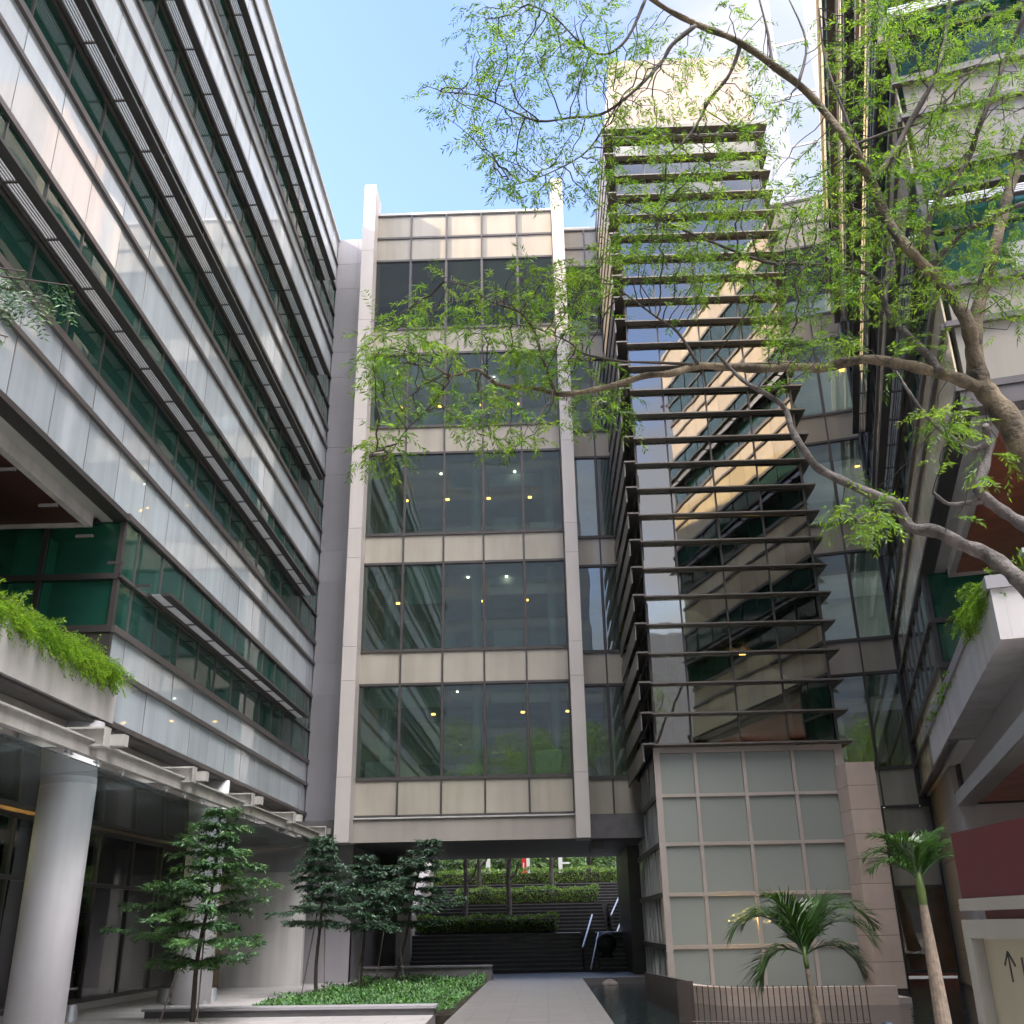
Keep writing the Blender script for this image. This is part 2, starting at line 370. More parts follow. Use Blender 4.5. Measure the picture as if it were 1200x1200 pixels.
def wing(root, P, u0, u1, un, phase, shades, roofz, us0, us1, depth=7.0, mod=1.42, lightk=(), soff='brown', span='span'):
    for k in range(5):
        ua = un if k == 0 else u0
        c = cuts(ua, u1, phase, mod)
        s, h = SILL[k], HEAD[k]
        fr = MB()
        fr.box(P, ua, u1, -.05, .06, s - .07, s + .07)
        fr.box(P, ua, u1, -.05, .05, h - .06, h + .06)
        fr.box(P, ua, u1, -.05, .05, s + 1.04, s + 1.10)
        for x in c[1:-1]:
            fr.box(P, x - .011, x + .011, -.05, .012, s + .07, s + 1.04)
            fr.box(P, x - .011, x + .011, -.05, .012, s + 1.10, h - .06)
        wn = fr.build('ribbon_window', MT['rail'], root)
        gz = MB()
        for a, b in zip(c, c[1:]):
            gz.pane(P, a + .02, b - .02, s + .07, s + 1.04, n=-.02)
            gz.pane(P, a + .02, b - .02, s + 1.10, h - .06, n=-.02)
        gz.build('glazing', MT['vis'], wn)
        rp = random.Random(int(k * 7 + u1 * 3))
        for a, b in zip(c[::3], c[1::3]):
            q_ = rp.random()
            if q_ < .55:
                pm = MB(); d_ = rp.uniform(.5, 2.5)
                if q_ < .3: pm.box(P, a + .1, a + .1 + rp.uniform(.5, 1.6), -d_ - .12, -d_, s - .1, h + .05)
                else: pm.box(P, a, a + rp.uniform(1.0, 3.2), -d_ - .5, -d_, s - .1, s + rp.uniform(.4, 1.2))
                pm.build('interior_panel', MT[rp.choice(('inwhite', 'interior', 'interior', 'inwarm' if k == 1 else 'ceil'))], root)
        # spandrel above this window
        c = cuts(u0, u1, phase, mod)
        top = SILL[k + 1] if k < 4 else roofz
        sp = MB(); jt = MB()
        lo = h + .06
        mid = MID[k]
        rows = [(lo, mid - .05), (mid + .05, top - .07)] if top > mid + .3 else [(lo, top - .07)]
        for (z0, z1) in rows:
            for a, b in zip(c, c[1:]): sp.pane(P, a + .012, b - .012, z0, z1, n=-.01, t=.03, tilt=.005)
        spn = sp.build('spandrel_band', MT[span], root)
        if len(rows) > 1: jt.box(P, u0, u1, -.05, .06, mid - .05, mid + .05)
        for x in c[1:-1]: jt.box(P, x - .012, x + .012, -.06, -.012, lo, top - .07)
        jt.build('joint', MT['rail'], spn)
        # floor slab behind spandrel
        sb = MB(); sb.box(P, u0 + .1, u1 - .1, -depth, -.15, h + .10, top - .15)
        sb.build('floor_slab', MT['ceil'], root)
        if k in lightk:
            lb = MB()
            for i in range(4):
                x = un + 3.5 + i * 4.1
                lb.box(P, x, x + .5, -2.6, -2.3, h + .04, h + .095)
            lb.build('ceiling_lamp_frame', MT['coolt'], root)
    # lowest spandrel rows beyond the notch
    c = cuts(un, u1, phase, mod)
    sp = MB(); jt = MB()
    for (z0, z1) in ((5.36, 6.25), (6.35, SILL[0] - .07)):
        for a, b in zip(c, c[1:]): sp.pane(P, a + .012, b - .012, z0, z1, n=-.01, t=.03, tilt=.005)
    spn = sp.build('spandrel_band', MT[span], root)
    jt.box(P, un, u1, -.05, .06, 6.25, 6.35); jt.box(P, un, u1, -.05, .08, 5.26, 5.36)
    for x in c[1:-1]: jt.box(P, x - .012, x + .012, -.06, -.012, 5.36, SILL[0] - .07)
    jt.build('joint', MT['rail'], spn)
    # sun shades
    for k in shades:
        z = SILL[k] + 1.10
        a0 = un + us0 if k == 0 else u0
        m = MB()
        m.box(P, a0, us1, .36, .55, z - .03, z + .03)           # solid outer fascia
        sh = m.build('sunshade', MT['dark'], root)
        m = MB()
        for i in range(4):
            n0 = .155 + i * .05
            m.box(P, a0, us1, n0, n0 + .018, z - .02, z + .012)
        m.build('louver', MT['silver'], sh)
        m = MB(); m.tube([P(a0, .09, z), P(us1, .09, z)], .045, 8)
        x = phase
        while x > a0: x -= mod
        x += mod
        while x < us1:
            m.box(P, x - .02, x + .02, .05, .36, z - .035, z + .02); x += mod
        m.build('bracket_frame', MT['dark'], sh)
    # notch wall, soffit
    m = MB()
    m.box(lambda a, b, c_: P(un + b, a, c_), -6, 0, .0, .1, 9.30, 9.40)
    m.box(lambda a, b, c_: P(un + b, a, c_), -6, 0, -.05, .1, 8.08, 8.20)
    m.box(lambda a, b, c_: P(un + b, a, c_), -6, 0, -.05, .1, 7.0, 7.14)
    for n0 in (0., -1.55, -3.1, -4.6):
        m.box(lambda a, b, c_: P(un + b, a, c_), n0 - .1, n0, -.03, .08, 7.14, 9.30)
    m.box(lambda a, b, c_: P(un + b, a, c_), -6, 0, -.02, .08, 5.36, 7.0)
    wn = m.build('end_window', MT['dark'], root)
    m = MB()
    for n0, n1 in ((-.1, -1.55), (-1.65, -3.1), (-3.2, -4.6), (-4.7, -6)):
        for z0, z1 in ((7.14, 8.08), (8.20, 9.30)):
            m.pane(lambda a, b, c_: P(un - b, a, c_), n1, n0, z0, z1, n=-.03)
    m.build('glazing', MT['vis'], wn)
    so_ = MB(); so_.box(P, u0, un + .0, -.26, .06, 9.30, 9.40)
    so_.build('soffit_edge', MT['dark'], root)
    so_ = MB(); so_.box(P, u0, un + .0, -.52, -.262, 9.31, 9.405)
    so_.build('soffit_strip', MT['softgrey'], root)
    so_ = MB(); so_.box(P, u0, un - .35, -.60, -.522, 9.06, 9.40); so_.box(P, u0, un - .35, -.66, -.602, 9.06, 9.14)
    so_.box(P, un - .41, un - .35, -6, -.662, 9.06, 9.40)
    so_.build('fascia', MT['plaster'], root)
    so_ = MB(); so_.box(P, u0, un - .412, -6, -.662, 9.14, 9.41)
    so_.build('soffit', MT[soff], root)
    sb = MB(); sb.box(P, u0 + .05, un - .3, -6.2, -.96, 5.40, 5.6)
    sb.build('terrace_floor', MT['stonegrey'], root)
    sb = MB(); sb.box(P, u0, un - .1, -6.5, -6.2, 5.4, 9.3)
    sb.build('recess_wall', MT['dark'], root)
    sb = MB(); sb.box(P, un + .15, u1 - .1, -depth, -.15, 5.3, SILL[0] - .15)
    sb.build('floor_slab', MT['ceil'], root)
    # core and roof
    m = MB(); m.box(P, u0, u1, -depth - 6, -depth + .02, 0, roofz - .1)
    m.build('core_wall', MT['interior'], root)
    m = MB(); m.box(P, u0 - .02, u1 + .02, -depth - 6.2, .08, roofz - .07, roofz + .08)
    m.build('roof', MT['softgrey'], root)

left = thing('office_building', 'grey glass office block with rows of dark louvred sunshades beside the round white columns', 'office building', (XL, 20, 0))
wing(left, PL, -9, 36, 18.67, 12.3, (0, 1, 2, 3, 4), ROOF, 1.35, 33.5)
m = MB(); m.box(PL, -9.2, -9.0, -13, 0, 0, ROOF); m.build('end_wall', MT['grey'], left)
m = MB(); m.box(PL, 36.0, 36.2, -13, -.02, 0, ROOF); m.build('end_wall', MT['grey'], left)
# clad wall under the curtain wall, behind the canopy
m = MB(); x = -9
while x < 36:
    m.box(PL, x + .008, min(x + 1.9, 35.99) - .008, -.48, -.35, 4.15, 5.19); x += 1.9
m.build('cladding', MT['beige'], left)
m = MB(); m.box(PL, -9, 36, -13, -.49, 4.16, 5.35); m.build('floor_slab', MT['softgrey'], left)
m = MB(); m.box(PL, -9, 36, -.488, .04, 5.2, 5.262); m.build('soffit_edge', MT['rail'], left)
# canopy
can = MB()
can.box(PL, -5, 34.7, .80, .93, 4.28, 4.52)
can.box(PL, -5, 34.7, .74, .99, 4.50, 4.53)
canopy = can.build('canopy', MT['canopy'], left)
m = MB(); y = -5
while y < 34.6:
    y2 = min(y + 2.22, 34.65)
    m.add([PL(y + .01, .86, 4.16), PL(y2 - .01, .86, 4.16), PL(y2 - .01, -2.9, 3.98), PL(y + .01, -2.9, 3.98),
           PL(y + .01, .86, 4.18), PL(y2 - .01, .86, 4.18), PL(y2 - .01, -2.9, 4.0), PL(y + .01, -2.9, 4.0)],
          [(0, 1, 2, 3), (7, 6, 5, 4), (0, 4, 5, 1), (1, 5, 6, 2), (2, 6, 7, 3), (3, 7, 4, 0)])
    y = y2
m.build('canopy_glazing', MT['canglass'], canopy)
y = -1.3
while y < 35:
    m = MB()
    m.box(PL, y - .11, y + .11, -.34, 1.15, 4.70, 4.73); m.box(PL, y - .015, y + .015, -.30, 1.15, 4.45, 4.70)
    m.box(PL, y - .11, y + .11, -.30, 1.15, 4.42, 4.45); m.box(PL, y - .12, y + .12, 1.15, 1.17, 4.42, 4.73)
    m.box(PL, y + .55, y + .75, .3, 1.22, 4.53, 4.72)
    m.build('canopy_beam', MT['canopy'], canopy)
    for d in (.5, 1.6, -.6):
        m = MB(); m.tube([PL(y + d, .84, 4.3), PL(y + d, .84, 4.17)], .02, 6); m.tube([PL(y + d - .14, .84, 4.24), PL(y + d + .14, .84, 4.24)], .018, 6)
        m.build('hanger', MT['steel'], canopy)
    y += 4.43
# columns
for (x, y, r) in ((-8.62, 18.6, .48), (-8.62, 26.75, .46), (-8.62, 10.5, .48)):
    m = MB(); m.tube([(x, y, 0), (x, y, 5.25)], r, 48)
    o = m.build('column', MT['cone'], left)
    for p in o.data.polygons:
        if len(p.vertices) == 4: p.use_smooth = True
# white end wall + shopfront
m = MB(); m.box(PW, -10.25, -7.70, 34.3, 34.6, 0, 3.35); m.build('end_panel', MT['plaster'], left)
m = MB(); m.box(PW, -10.6, -7.72, 34.35, 34.6, 3.352, 4.1); m.build('end_panel', MT['grey'], left)
m = MB()
m.box(PW, -10.95, -10.72, 4, 34.2, 0, .14); m.build('base_kerb', MT['softgrey'], left)
m = MB(); gz = MB(); y = 4.0
for zz in (.14, 2.65, 3.85): m.box(PW, -10.9, -10.78, 4, 34.2, zz, zz + .09)
while y < 34.2:
    m.box(PW, -10.9, -10.79, y - .03, y + .03, .23, 2.65); m.box(PW, -10.9, -10.79, y - .03, y + .03, 2.74, 3.85)
    y2 = min(y + 2.15, 34.2)
    PS = lambda u, n, z: Vector((-10.84 + n, u, z))
    gz.pane(PS, y + .03, y2 - .03, .23, 2.65); gz.pane(PS, y + .03, y2 - .03, 2.74, 3.85)
    y = y2
sf = m.build('shopfront_window', MT['dark'], left); gz.build('glazing', MT['visD'], sf)
m = MB(); m.box(PW, -15.2, -15, 4, 34.2, 0, 3.9); m.build('shop_back_wall', MT['inwarm'], left)
m = MB(); m.box(PW, -14.9, -10.9, 4, 34.2, .0, .02); m.build('shop_floor', MT['stonegrey'], left)
for (a, b, c_, d, h, mm) in ((-11.9, -11.7, 13, 17.5, 2.5, 'inwarm'), (-11.6, -11.45, 22.4, 23.6, 2.5, 'inwarm'), (-14.8, -13.6, 25, 30, 2.2, 'interior'), (-13.4, -12.4, 21, 22.2, 2.6, 'inwarm'), (-12.6, -12.2, 24, 24.5, 3.0, 'dark')):
    m = MB(); m.box(PW, a, b, c_, d, .02, h); m.build('shop_fitting', MT[mm], left)
for y in (9, 14, 19, 24, 29):
    m = MB(); m.box(PW, -13.2, -12.9, y, y + 1.2, 3.80, 3.895); m.build('ceiling_lamp', MT['shoplamp'], left)
# planter trough on terrace
m = MB()
m.box(PL, -8, 19.05, -.10, .10, 5.30, 6.15); m.box(PL, -8, 19.05, -.95, -.85, 5.42, 6.10)
m.box(PL, 18.95, 19.05, -.85, -.102, 5.30, 6.15); m.box(PL, -8, 18.95, -.85, -.102, 5.38, 5.45)
tr = m.build('planter_trough', MT['plaster'], left)
m = MB(); m.box(PL, -8, 18.94, -.845, -.105, 5.45, 6.05); m.build('soil', MT['soil'], tr)
m = MB(); m.box(PL, -8, 18.3, -1.03, -1.01, 5.62, 7.0)
m.build('balustrade_glazing', MT['vis'], left)
m = MB(); m.box(PL, -8, 18.3, -1.06, -.98, 7.0, 7.05); m.build('balustrade_rail', MT['dark'], left)

# ------------------------------------------------------------------ east building
right = thing('office_building', 'office block with brown timber soffit and white planted terrace behind the big tree', 'office building', P0)
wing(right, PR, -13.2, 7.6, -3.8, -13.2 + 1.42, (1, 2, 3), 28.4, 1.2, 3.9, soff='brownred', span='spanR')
# its end face towards the camera
PE = lambda u, n, z: PR(-13.2 - n, -u, z)
for k in range(5):
    h = HEAD[k]; top = SILL[k + 1] if k < 4 else 28.4; mid = MID[k]
    sp = MB(); jt = MB(); c = cuts(.12, 7.0, 2.4, 2.4)
    rows = [(h + .06, mid - .05), (mid + .05, top - .07)] if top > mid + .3 else [(h + .06, top - .07)]
    for z0, z1 in rows:
        for a, b in zip(c, c[1:]): sp.pane(PE, a + .012, b - .012, z0, z1, n=-.01, t=.03)
    o = sp.build('spandrel_band', MT['spanB'], right)
    jt.box(PE, 0, 7, -.05, .09, mid - .05, mid + .05); jt.box(PE, -.05, 7, -.05, .11, top - .07, top + .07); jt.box(PE, -.05, 7, -.05, .09, h - .06, h + .06)
    for x in c[1:-1]: jt.box(PE, x - .012, x + .012, -.06, -.012, h + .06, top - .07)
    jt.build('joint', MT['rail'], o)
    if k:
        s = SILL[k]
        fr = MB()
        for x in c[1:-1] + [.05]: fr.box(PE, x - .05, x + .05, -.1, .05, s + .07, h - .06)
        fr.box(PE, 0, 7, -.05, .05, s + 1.05, s + 1.12)
        wn = fr.build('ribbon_window', MT['dark'], right)
        gz = MB()
        for a, b in zip(c, c[1:]):
            gz.pane(PE, a + .03, b - .03, s + .07, s + 1.05, n=-.02); gz.pane(PE, a + .03, b - .03, s + 1.12, h - .06, n=-.02)
        gz.build('glazing', MT['vis'], wn)
        z = s + 1.5
        m = MB(); m.box(PE, .1, 7, .40, .60, z - .03, z + .03); m.tube([PE(.1, .09, z), PE(7, .09, z)], .045)
        sh = m.build('sunshade', MT['dark'], right)
        m = MB()
        for i in range(4): m.box(PE, .1, 7, .16 + i * .055, .18 + i * .055, z - .02, z + .012)
        m.build('louver', MT['silver'], sh)
m = MB(); m.box(PE, 0, 7, -.3, .06, 9.05, 9.355); m.build('fascia', MT['rail'], right)
m = MB(); m.box(PE, .55, 7, -.36, -.30, 8.7, 9.05); m.build('fascia', MT['plaster'], right)
# terrace planter and canopy soffit below
m = MB()
m.box(PR, -13.1, .25, -.05, .12, 5.35, 6.12); m.box(PR, -13.1, -12.98, -5, -.052, 5.35, 6.12)
m.box(PR, -12.98, .25, -.95, -.85, 5.45, 6.1); m.box(PR, -12.98, .2, -.85, -.052, 5.36, 5.45)
tr = m.build('planter_trough', MT['plaster'], right)
m = MB(); m.box(PR, -13.15, .28, -.14, .17, 6.122, 6.32); m.box(PR, -13.15, -12.9, -5, -.142, 6.122, 6.32)
m.build('coping', MT['grey'], tr)
m = MB(); m.box(PR, -12.97, .2, -.845, -.055, 5.45, 6.06); m.build('soil', MT['soil'], tr)
m = MB(); m.box(PR, -12.4, -12.2, -1.9, -.6, 6.26, 6.85); m.box(PR, -12.45, -12.15, -1.95, -.55, 6.85, 6.92); m.build('upstand', MT['plaster'], right)
m = MB(); m.box(PR, -13.1, .2, -.62, -.50, 4.52, 5.35); m.build('recess_wall', MT['grey'], right)
m = MB()
x = -13.6
while x < -.4:
    m.box(PR, x + .005, min(x + .75, -.36) - .005, -.62, -.24, 4.20, 4.50); x += .75
m.build('edge_tile', MT['beige'], right)
m = MB(); m.box(PR, -13.6, -.36, -.238, -.20, 4.22, 4.515); m.build('fascia', MT['softgrey'], right)
m = MB(); m.box(PR, -13.6, -.3, -9, -.625, 4.30, 4.6); m.build('soffit', MT['brownred'], right)
m = MB(); m.box(PR, -13.2, 7.6, -9, -.63, 4.62, 5.34); m.build('floor_slab', MT['dark'], right)
for (t_, s_) in ((-4.2, 2.6), (-7.6, 2.6), (-11, 2.6)):
    m = MB(); m.box(PR, t_, t_ + .5, -s_ - .08, -s_, 4.27, 4.298); m.build('ceiling_lamp', MT['silver'], right)
# stone pier with panel joints
m = MB()
zs = [-.2, .75, 1.95, 3.15, 4.25]
for z0, z1 in zip(zs, zs[1:]):
    m.box(PR, .31, 3.7, -.40, -.26, z0 + .008, z1 - .008); m.box(PR, 3.715, 7.55, -.40, -.26, z0 + .008, z1 - .008)
    m.box(PR, -.30, .30, -2.6, -.26, z0 + .008, z1 - .008); m.box(PR, -.29, .29, -5.3, -2.61, z0 + .008, z1 - .008)
m.box(PR, .31, 7.55, -.40, -.26, 4.258, 5.34)
m.build('cladding', MT['white'], right)
m = MB(); m.box(PR, .0, 7.0, -5, -.42, -.3, 5.33); m.build('pier_core', MT['dark'], right)
m = MB(); m.box(PR, -.36, 7.0, -.42, -.20, -.3, -.15); m.build('plinth', MT['dark'], right)
m = MB(); m.box(PR, -.5, -.31, -5.6, -3.3, -.2, 3.6); m.build('doorway', MT['dark'], right)

# ------------------------------------------------------------------ generic gridded curtain wall facing -n
def grid_wall(root, P, cols, sills, heads, topz, botz, vis, span, mull=.06):
    """individual windows and spandrel panels between mullions"""
    for a, b in zip(cols, cols[1:]):
        lo = botz
        for s, h in zip(sills, heads):
            m = MB(); m.pane(P, a + mull / 2, b - mull / 2, lo + .04, s - .04, n=-.01, t=.03, tilt=.003); m.build('spandrel_panel', span, root)
            fr = MB(); w_ = .025
            for (x0, x1, z0, z1) in ((a + mull / 2, a + mull / 2 + w_, s + .05, h - .05), (b - mull / 2 - w_, b - mull / 2, s + .05, h - .05),
                                     (a + mull / 2 + w_, b - mull / 2 - w_, s + .05, s + .05 + w_), (a + mull / 2 + w_, b - mull / 2 - w_, h - .05 - w_, h - .05)):
                fr.box(P, x0, x1, -.04, .0, z0, z1)
            wn = fr.build('window', MT['dark'], root)
            g = MB(); g.pane(P, a + mull / 2 + w_, b - mull / 2 - w_, s + .05 + w_, h - .05 - w_, n=-.015, t=.02, tilt=.008); g.build('pane', vis, wn)
            lo = h
        if topz - lo > .5:
            zz = [lo, (lo + topz) / 2, topz]
            for z0, z1 in zip(zz, zz[1:]):
                m = MB(); m.pane(P, a + mull / 2, b - mull / 2, z0 + .04, z1 - .04, n=-.01, t=.03, tilt=.003); m.build('spandrel_panel', span, root)
    m = MB()
    for x in cols: m.box(P, x - mull / 2, x + mull / 2, -.08, .05, botz, topz)
    zs = [botz] + [z for p in zip(sills, heads) for z in p] + [(heads[-1] + topz) / 2, topz]
    for z in zs:
        for a, b in zip(cols, cols[1:]): m.box(P, a + mull / 2, b - mull / 2, -.07, .035, z - .045, z + .045)
    return m.build('mullion_frame', MT['dark'], root)

SB = [6.27, 10.70, 15.12, 19.60, 24.05]
HB = [9.50, 13.98, 18.45, 22.87, 27.38]
bridge = thing('office_building', 'pale office block spanning the passage between two tall white piers', 'office building', (-2.7, 39, 4.2))
P_ = PB(34.8)
colsB = [-6.36 + i * 1.482 for i in range(6)]
grid_wall(bridge, P_, colsB, SB, HB, 29.7, 5.06, MT['visB'], MT['spanB'])
for (x0, x1) in ((-6.80, -6.31), (1.06, 1.52)):
    m = MB(); zs = [4.2] + sorted([z for p in zip(SB, HB) for z in p] + [5.06, 28.6]) + [30.75]
    zs = [z for z in zs if not 5.0 < z < 5.1]
    for z0, z1 in zip(zs, zs[1:]): m.box(PW, x0, x1, 34.0, 35.3, z0 + .006, z1 - .006)
    pr = m.build('pier_cladding', MT['white'], bridge)
    m = MB(); m.box(PW, x0 + .015, x1 - .015, 34.015, 35.28, 4.22, 30.7); m.build('pier_core', MT['dark'], pr)
m = MB(); m.box(PW, -6.31, 1.06, 34.72, 34.95, 4.24, 4.97); m.build('edge_beam', MT['beige'], bridge)
m = MB(); m.box(PW, -6.31, 1.06, 34.66, 34.95, 4.972, 5.02); m.build('edge_rail', MT['softgrey'], bridge)
m = MB(); m.box(PW, -8.2, 3.4, 34.96, 44.6, 4.24, 5.0); m.build('soffit', MT['stonegrey'], bridge)
m = MB(); m.box(PW, 1.52, 3.4, 35.5, 35.75, 4.24, 4.97); m.build('edge_beam', MT['beige'], bridge)
m = MB(); m.box(PW, 1.62, 2.0, 35.4, 38, 3.95, 4.238); m.build('soffit_box', MT['dark'], bridge)
grid_wall(bridge, PB(35.6), [1.55, 2.42, 3.42], SB, HB, 29.25, 5.03, MT['visB'], MT['spanB'])
m = MB(); m.box(PW, -6.36, 1.05, 34.75, 44.6, 29.71, 29.82); m.box(PW, 1.53, 3.4, 35.55, 44.6, 29.26, 29.36); m.build('roof', MT['softgrey'], bridge)
for k, (s, h) in enumerate(zip([5.06 + 1.2] + SB[1:], HB)):
    top = SB[k + 1] if k < 4 else 29.7
    m = MB(); m.box(PW, -6.3, 1.05, 35.0, 44.5, h + .25, top - .12); m.box(PW, 1.052, 3.38, 35.8, 44.5, h + .25, top - .12); m.build('floor_slab', MT['ceil'], bridge)
    for i in range(5):
        m = MB(); x = -5.9 + i * 1.72 + (k * 37 % 5) * .12
        m.box(PW, x, x + .15, 38.6, 38.7, h - .34, h - .28); dl = m.build('downlight', MT['down'], bridge)
        m = MB(); m.tube([(x + .07, 38.65, h - .28), (x + .07, 38.65, h + .24)], .008, 5); m.build('stem', MT['dark'], dl)
    for i in range(3):
        m = MB(); x = -4.6 + i * 1.5 + (k % 3) * .4
        m.box(PW, x, x + .07, 37.2, 37.26, h + .2, h + .245); m.build('downlight', MT['coolt'], bridge)
    for cx_, cy_ in ((-2.25, 35.75), (-5.6, 36.6), (.55, 36.4)):
        m = MB(); m.tube([(cx_, cy_, s - .1), (cx_, cy_, h + .25)], .17, 16); m.build('interior_column', MT['inwhite'], bridge)
    rb = random.Random(50 + k)
    for (x0, x1) in ((-6.2, -3.4), (-3.3, -1.95), (-1.85, 1.0)):
        if rb.random() < .8:
            d_ = rb.uniform(.9, 2.6); m = MB(); m.box(PW, x0, x1, 35.0 + d_, 35.1 + d_, h - rb.uniform(.25, .65), h + .245); m.build('bulkhead', MT[rb.choice(('inwhite', 'ceil', 'interior'))], bridge)
    for (x0, w_) in ((-6.1, 1.0), (-4.3, 1.3), (-1.6, 1.1), (-.2, .9)):
        if rb.random() < .7:
            d_ = rb.uniform(.3, 1.0); m = MB(); m.box(PW, x0, x0 + w_, 35.0 + d_, 35.5 + d_, s - .1, s + rb.uniform(.5, 1.0)); m.build('cabinet', MT[rb.choice(('inwhite', 'interior', 'dark'))], bridge)
    if k in (1, 3):
        m = MB(); m.box(PW, -4.75, -3.42, 34.98, 35.0, h - 1.5, h - .06); m.build('roller_blind', MT['inwhite'], bridge)
    m = MB(); m.box(PW, -6.3, 3.38, 43.2, 43.4, s - .1, h + .25); m.build('interior_wall', MT['interior'], bridge)
    if k in (1, 2):
        m = MB(); m.box(PW, -4.2, -.2, 43.0, 43.19, s, s + 2.3); m.build('interior_panel', MT['inwarm'], bridge)
    for i, (x, w_) in enumerate(((-5.9, 1.2), (-3.4, 1.0), (-1.2, 1.6), (.2, .6))):
        if (k + i) % 2:
            m = MB(); m.box(PW, x, x + w_, 36.0, 36.7, s - .05, s + .72); m.build('desk', MT['interior'], bridge)
# set back grey wall west of the bridge
m = MB(); zs = [0] + [z for k in range(5) for z in (HEAD[k], MID[k])] + [29.5]
for z0, z1 in zip(zs, zs[1:]):
    m.box(PW, -8.24, -7.37, 36.0, 36.3, z0 + .006, z1 - .006); m.box(PW, -7.36, -6.5, 36.0, 36.3, z0 + .006, z1 - .006)
gw = m.build('side_wall_cladding', MT['grey'], bridge)
m = MB(); m.box(PW, -8.23, -6.5, 36.02, 44.5, .0, 29.45); m.box(PW, -14, -8.24, 36.31, 74, .0, 29.4); m.build('side_wall', MT['grey'], bridge)  # second, long box is added beyond the bridge to keep sun off steps and parapet
# undercroft walls
m = MB(); m.box(PW, 3.0, 3.45, 38.5, 44.6, 0, 4.24); m.build('undercroft_wall', MT['dark'], bridge)
m = MB(); m.box(PW, -6.9, -5.75, 42.0, 42.25, .1, 4.24); m.build('undercroft_wall', MT['dark'], bridge)
m = MB(); m.box(PW, -9.6, -6.9, 42.0, 42.1, .1, 4.24); m.build('undercroft_glazing', MT['visD'], bridge)
m = MB(); m.box(PW, -5.75, -5.2, 41.6, 42.2, 0, 4.24); m.build('undercroft_pier', MT['white'], bridge)

m = MB(); m.box(PW, -6.49, -6.40, 35.32, 44.5, 4.26, 29.6); m.box(PW, 3.43, 3.50, 35.8, 44.5, 4.26, 29.1); m.box(PW, -6.39, 3.42, 44.4, 44.5, 5.02, 29.1); m.build('side_wall', MT['interior'], bridge)
# ------------------------------------------------------------------ rear wing (rotated) behind the tower
rear = thing('office_building', 'recessed glass office wing with cream panels between tower and fin-shaded block', 'office building', PO(-3, -3, 0))
colsO = [-7.2 + i * 1.22 for i in range(7)]
colsO = [c for c in colsO if c < .05] + [.02]
grid_wall(rear, PO, colsO, SB, HB, 29.7, 5.03, MT['visB'], MT['spanB'])
for k, (s, h) in enumerate(zip(SB, HB)):
    top = SB[k + 1] if k < 4 else 29.7
    m = MB(); m.box(PO, -7.2, 2, -8, -.2, h + .25, top - .12); m.build('floor_slab', MT['ceil'], rear)
    m = MB(); m.box(PO, -7.2, 2, -.9, -.25, h - .75, h + .245); m.build('bulkhead', MT['inwhite'], rear)
    m = MB(); m.box(PO, -7.2, 2, -7, -6.8, s - .1, h + .25); m.build('interior_wall', MT['interior'], rear)
    for i in range(3):
        m = MB(); m.box(PO, -1.9 + i * .9, -1.72 + i * .9, -2.2 - .5 * i, -2.0 - .5 * i, h + .16, h + .245); m.build('downlight', MT['down'], rear)
m = MB(); m.box(PO, -2.0, .2, -1.4, -1.2, 6.2, 8.4); m.build('timber_screen', MT['inwarm'], rear)
# lower storeys of the rear wing
m = MB(); zs = [5.03, 4.15, 2.9]
P3 = PO
for z0, z1 in ((4.2, 5.0), (2.6, 4.1)):
    for a, b in ((-2.3, -1.2), (-1.14, .3), (.34, 1.2)):
        m = MB(); m.pane(PO, a, b, z0, z1, n=-.01, t=.03); m.build('spandrel_panel', MT['spanB'], rear)
m = MB()
for z in (4.15, 2.55, .1): m.box(PO, -4, .8, -.07, .05, z - .05, z + .05)
for x in (-2.33, -1.17, .32): m.box(PO, x - .035, x + .035, -.08, .06, -.2, 5.0)
m.build('mullion_frame', MT['dark'], rear)
m = MB()
for a, b in ((-4, -2.37), (-2.29, -1.21), (-1.13, .28)):
    m.pane(PO, a, b, .15, 2.5, n=-.01)
m.build('lobby_glazing', MT['visD'], rear)
m = MB(); m.box(PO, -2.5, 1.3, -.14, -.085, 2.58, 5.02); m.build('spandrel_backing', MT['dark'], rear)
m = MB(); m.box(PO, -4, 2, -4, -3.8, -.2, 5); m.build('lobby_wall', MT['brownred'], rear)
m = MB(); m.box(PO, -4, 2, -3.8, -.1, 2.6, 2.75); m.build('lobby_ceiling', MT['dark'], rear)
m = MB(); m.box(PO, -.8, -.55, -1.2, -1.0, 2.54, 2.598); m.build('downlight', MT['coolt'], rear)
m = MB(); m.box(PO, -7.2, 2, -8, .05, 29.75, 29.85); m.build('roof', MT['softgrey'], rear)
m = MB(); m.box(PO, .04, 3, -.40, -.12, 4.98, 28.2); m.build('closing_wall', MT['dark'], rear)
# tall glass roof screen
m = MB()
m.box(PO, -.90, -.82, -.04, .04, 29.86, 42)
for z in (32.6, 35.4, 38.4, 41.4): m.box(PO, -.82, .6, -.03, .03, z - .06, z + .06)
ws = m.build('roof_screen_frame', MT['softgrey'], rear)
m = MB(); m.pane(PO, -.80, .6, 29.9, 41.8, n=.0, t=.01); m.build('roof_screen_glazing', glass('clear_screen_glass', (.9, .93, .95), ior=1.3), ws)

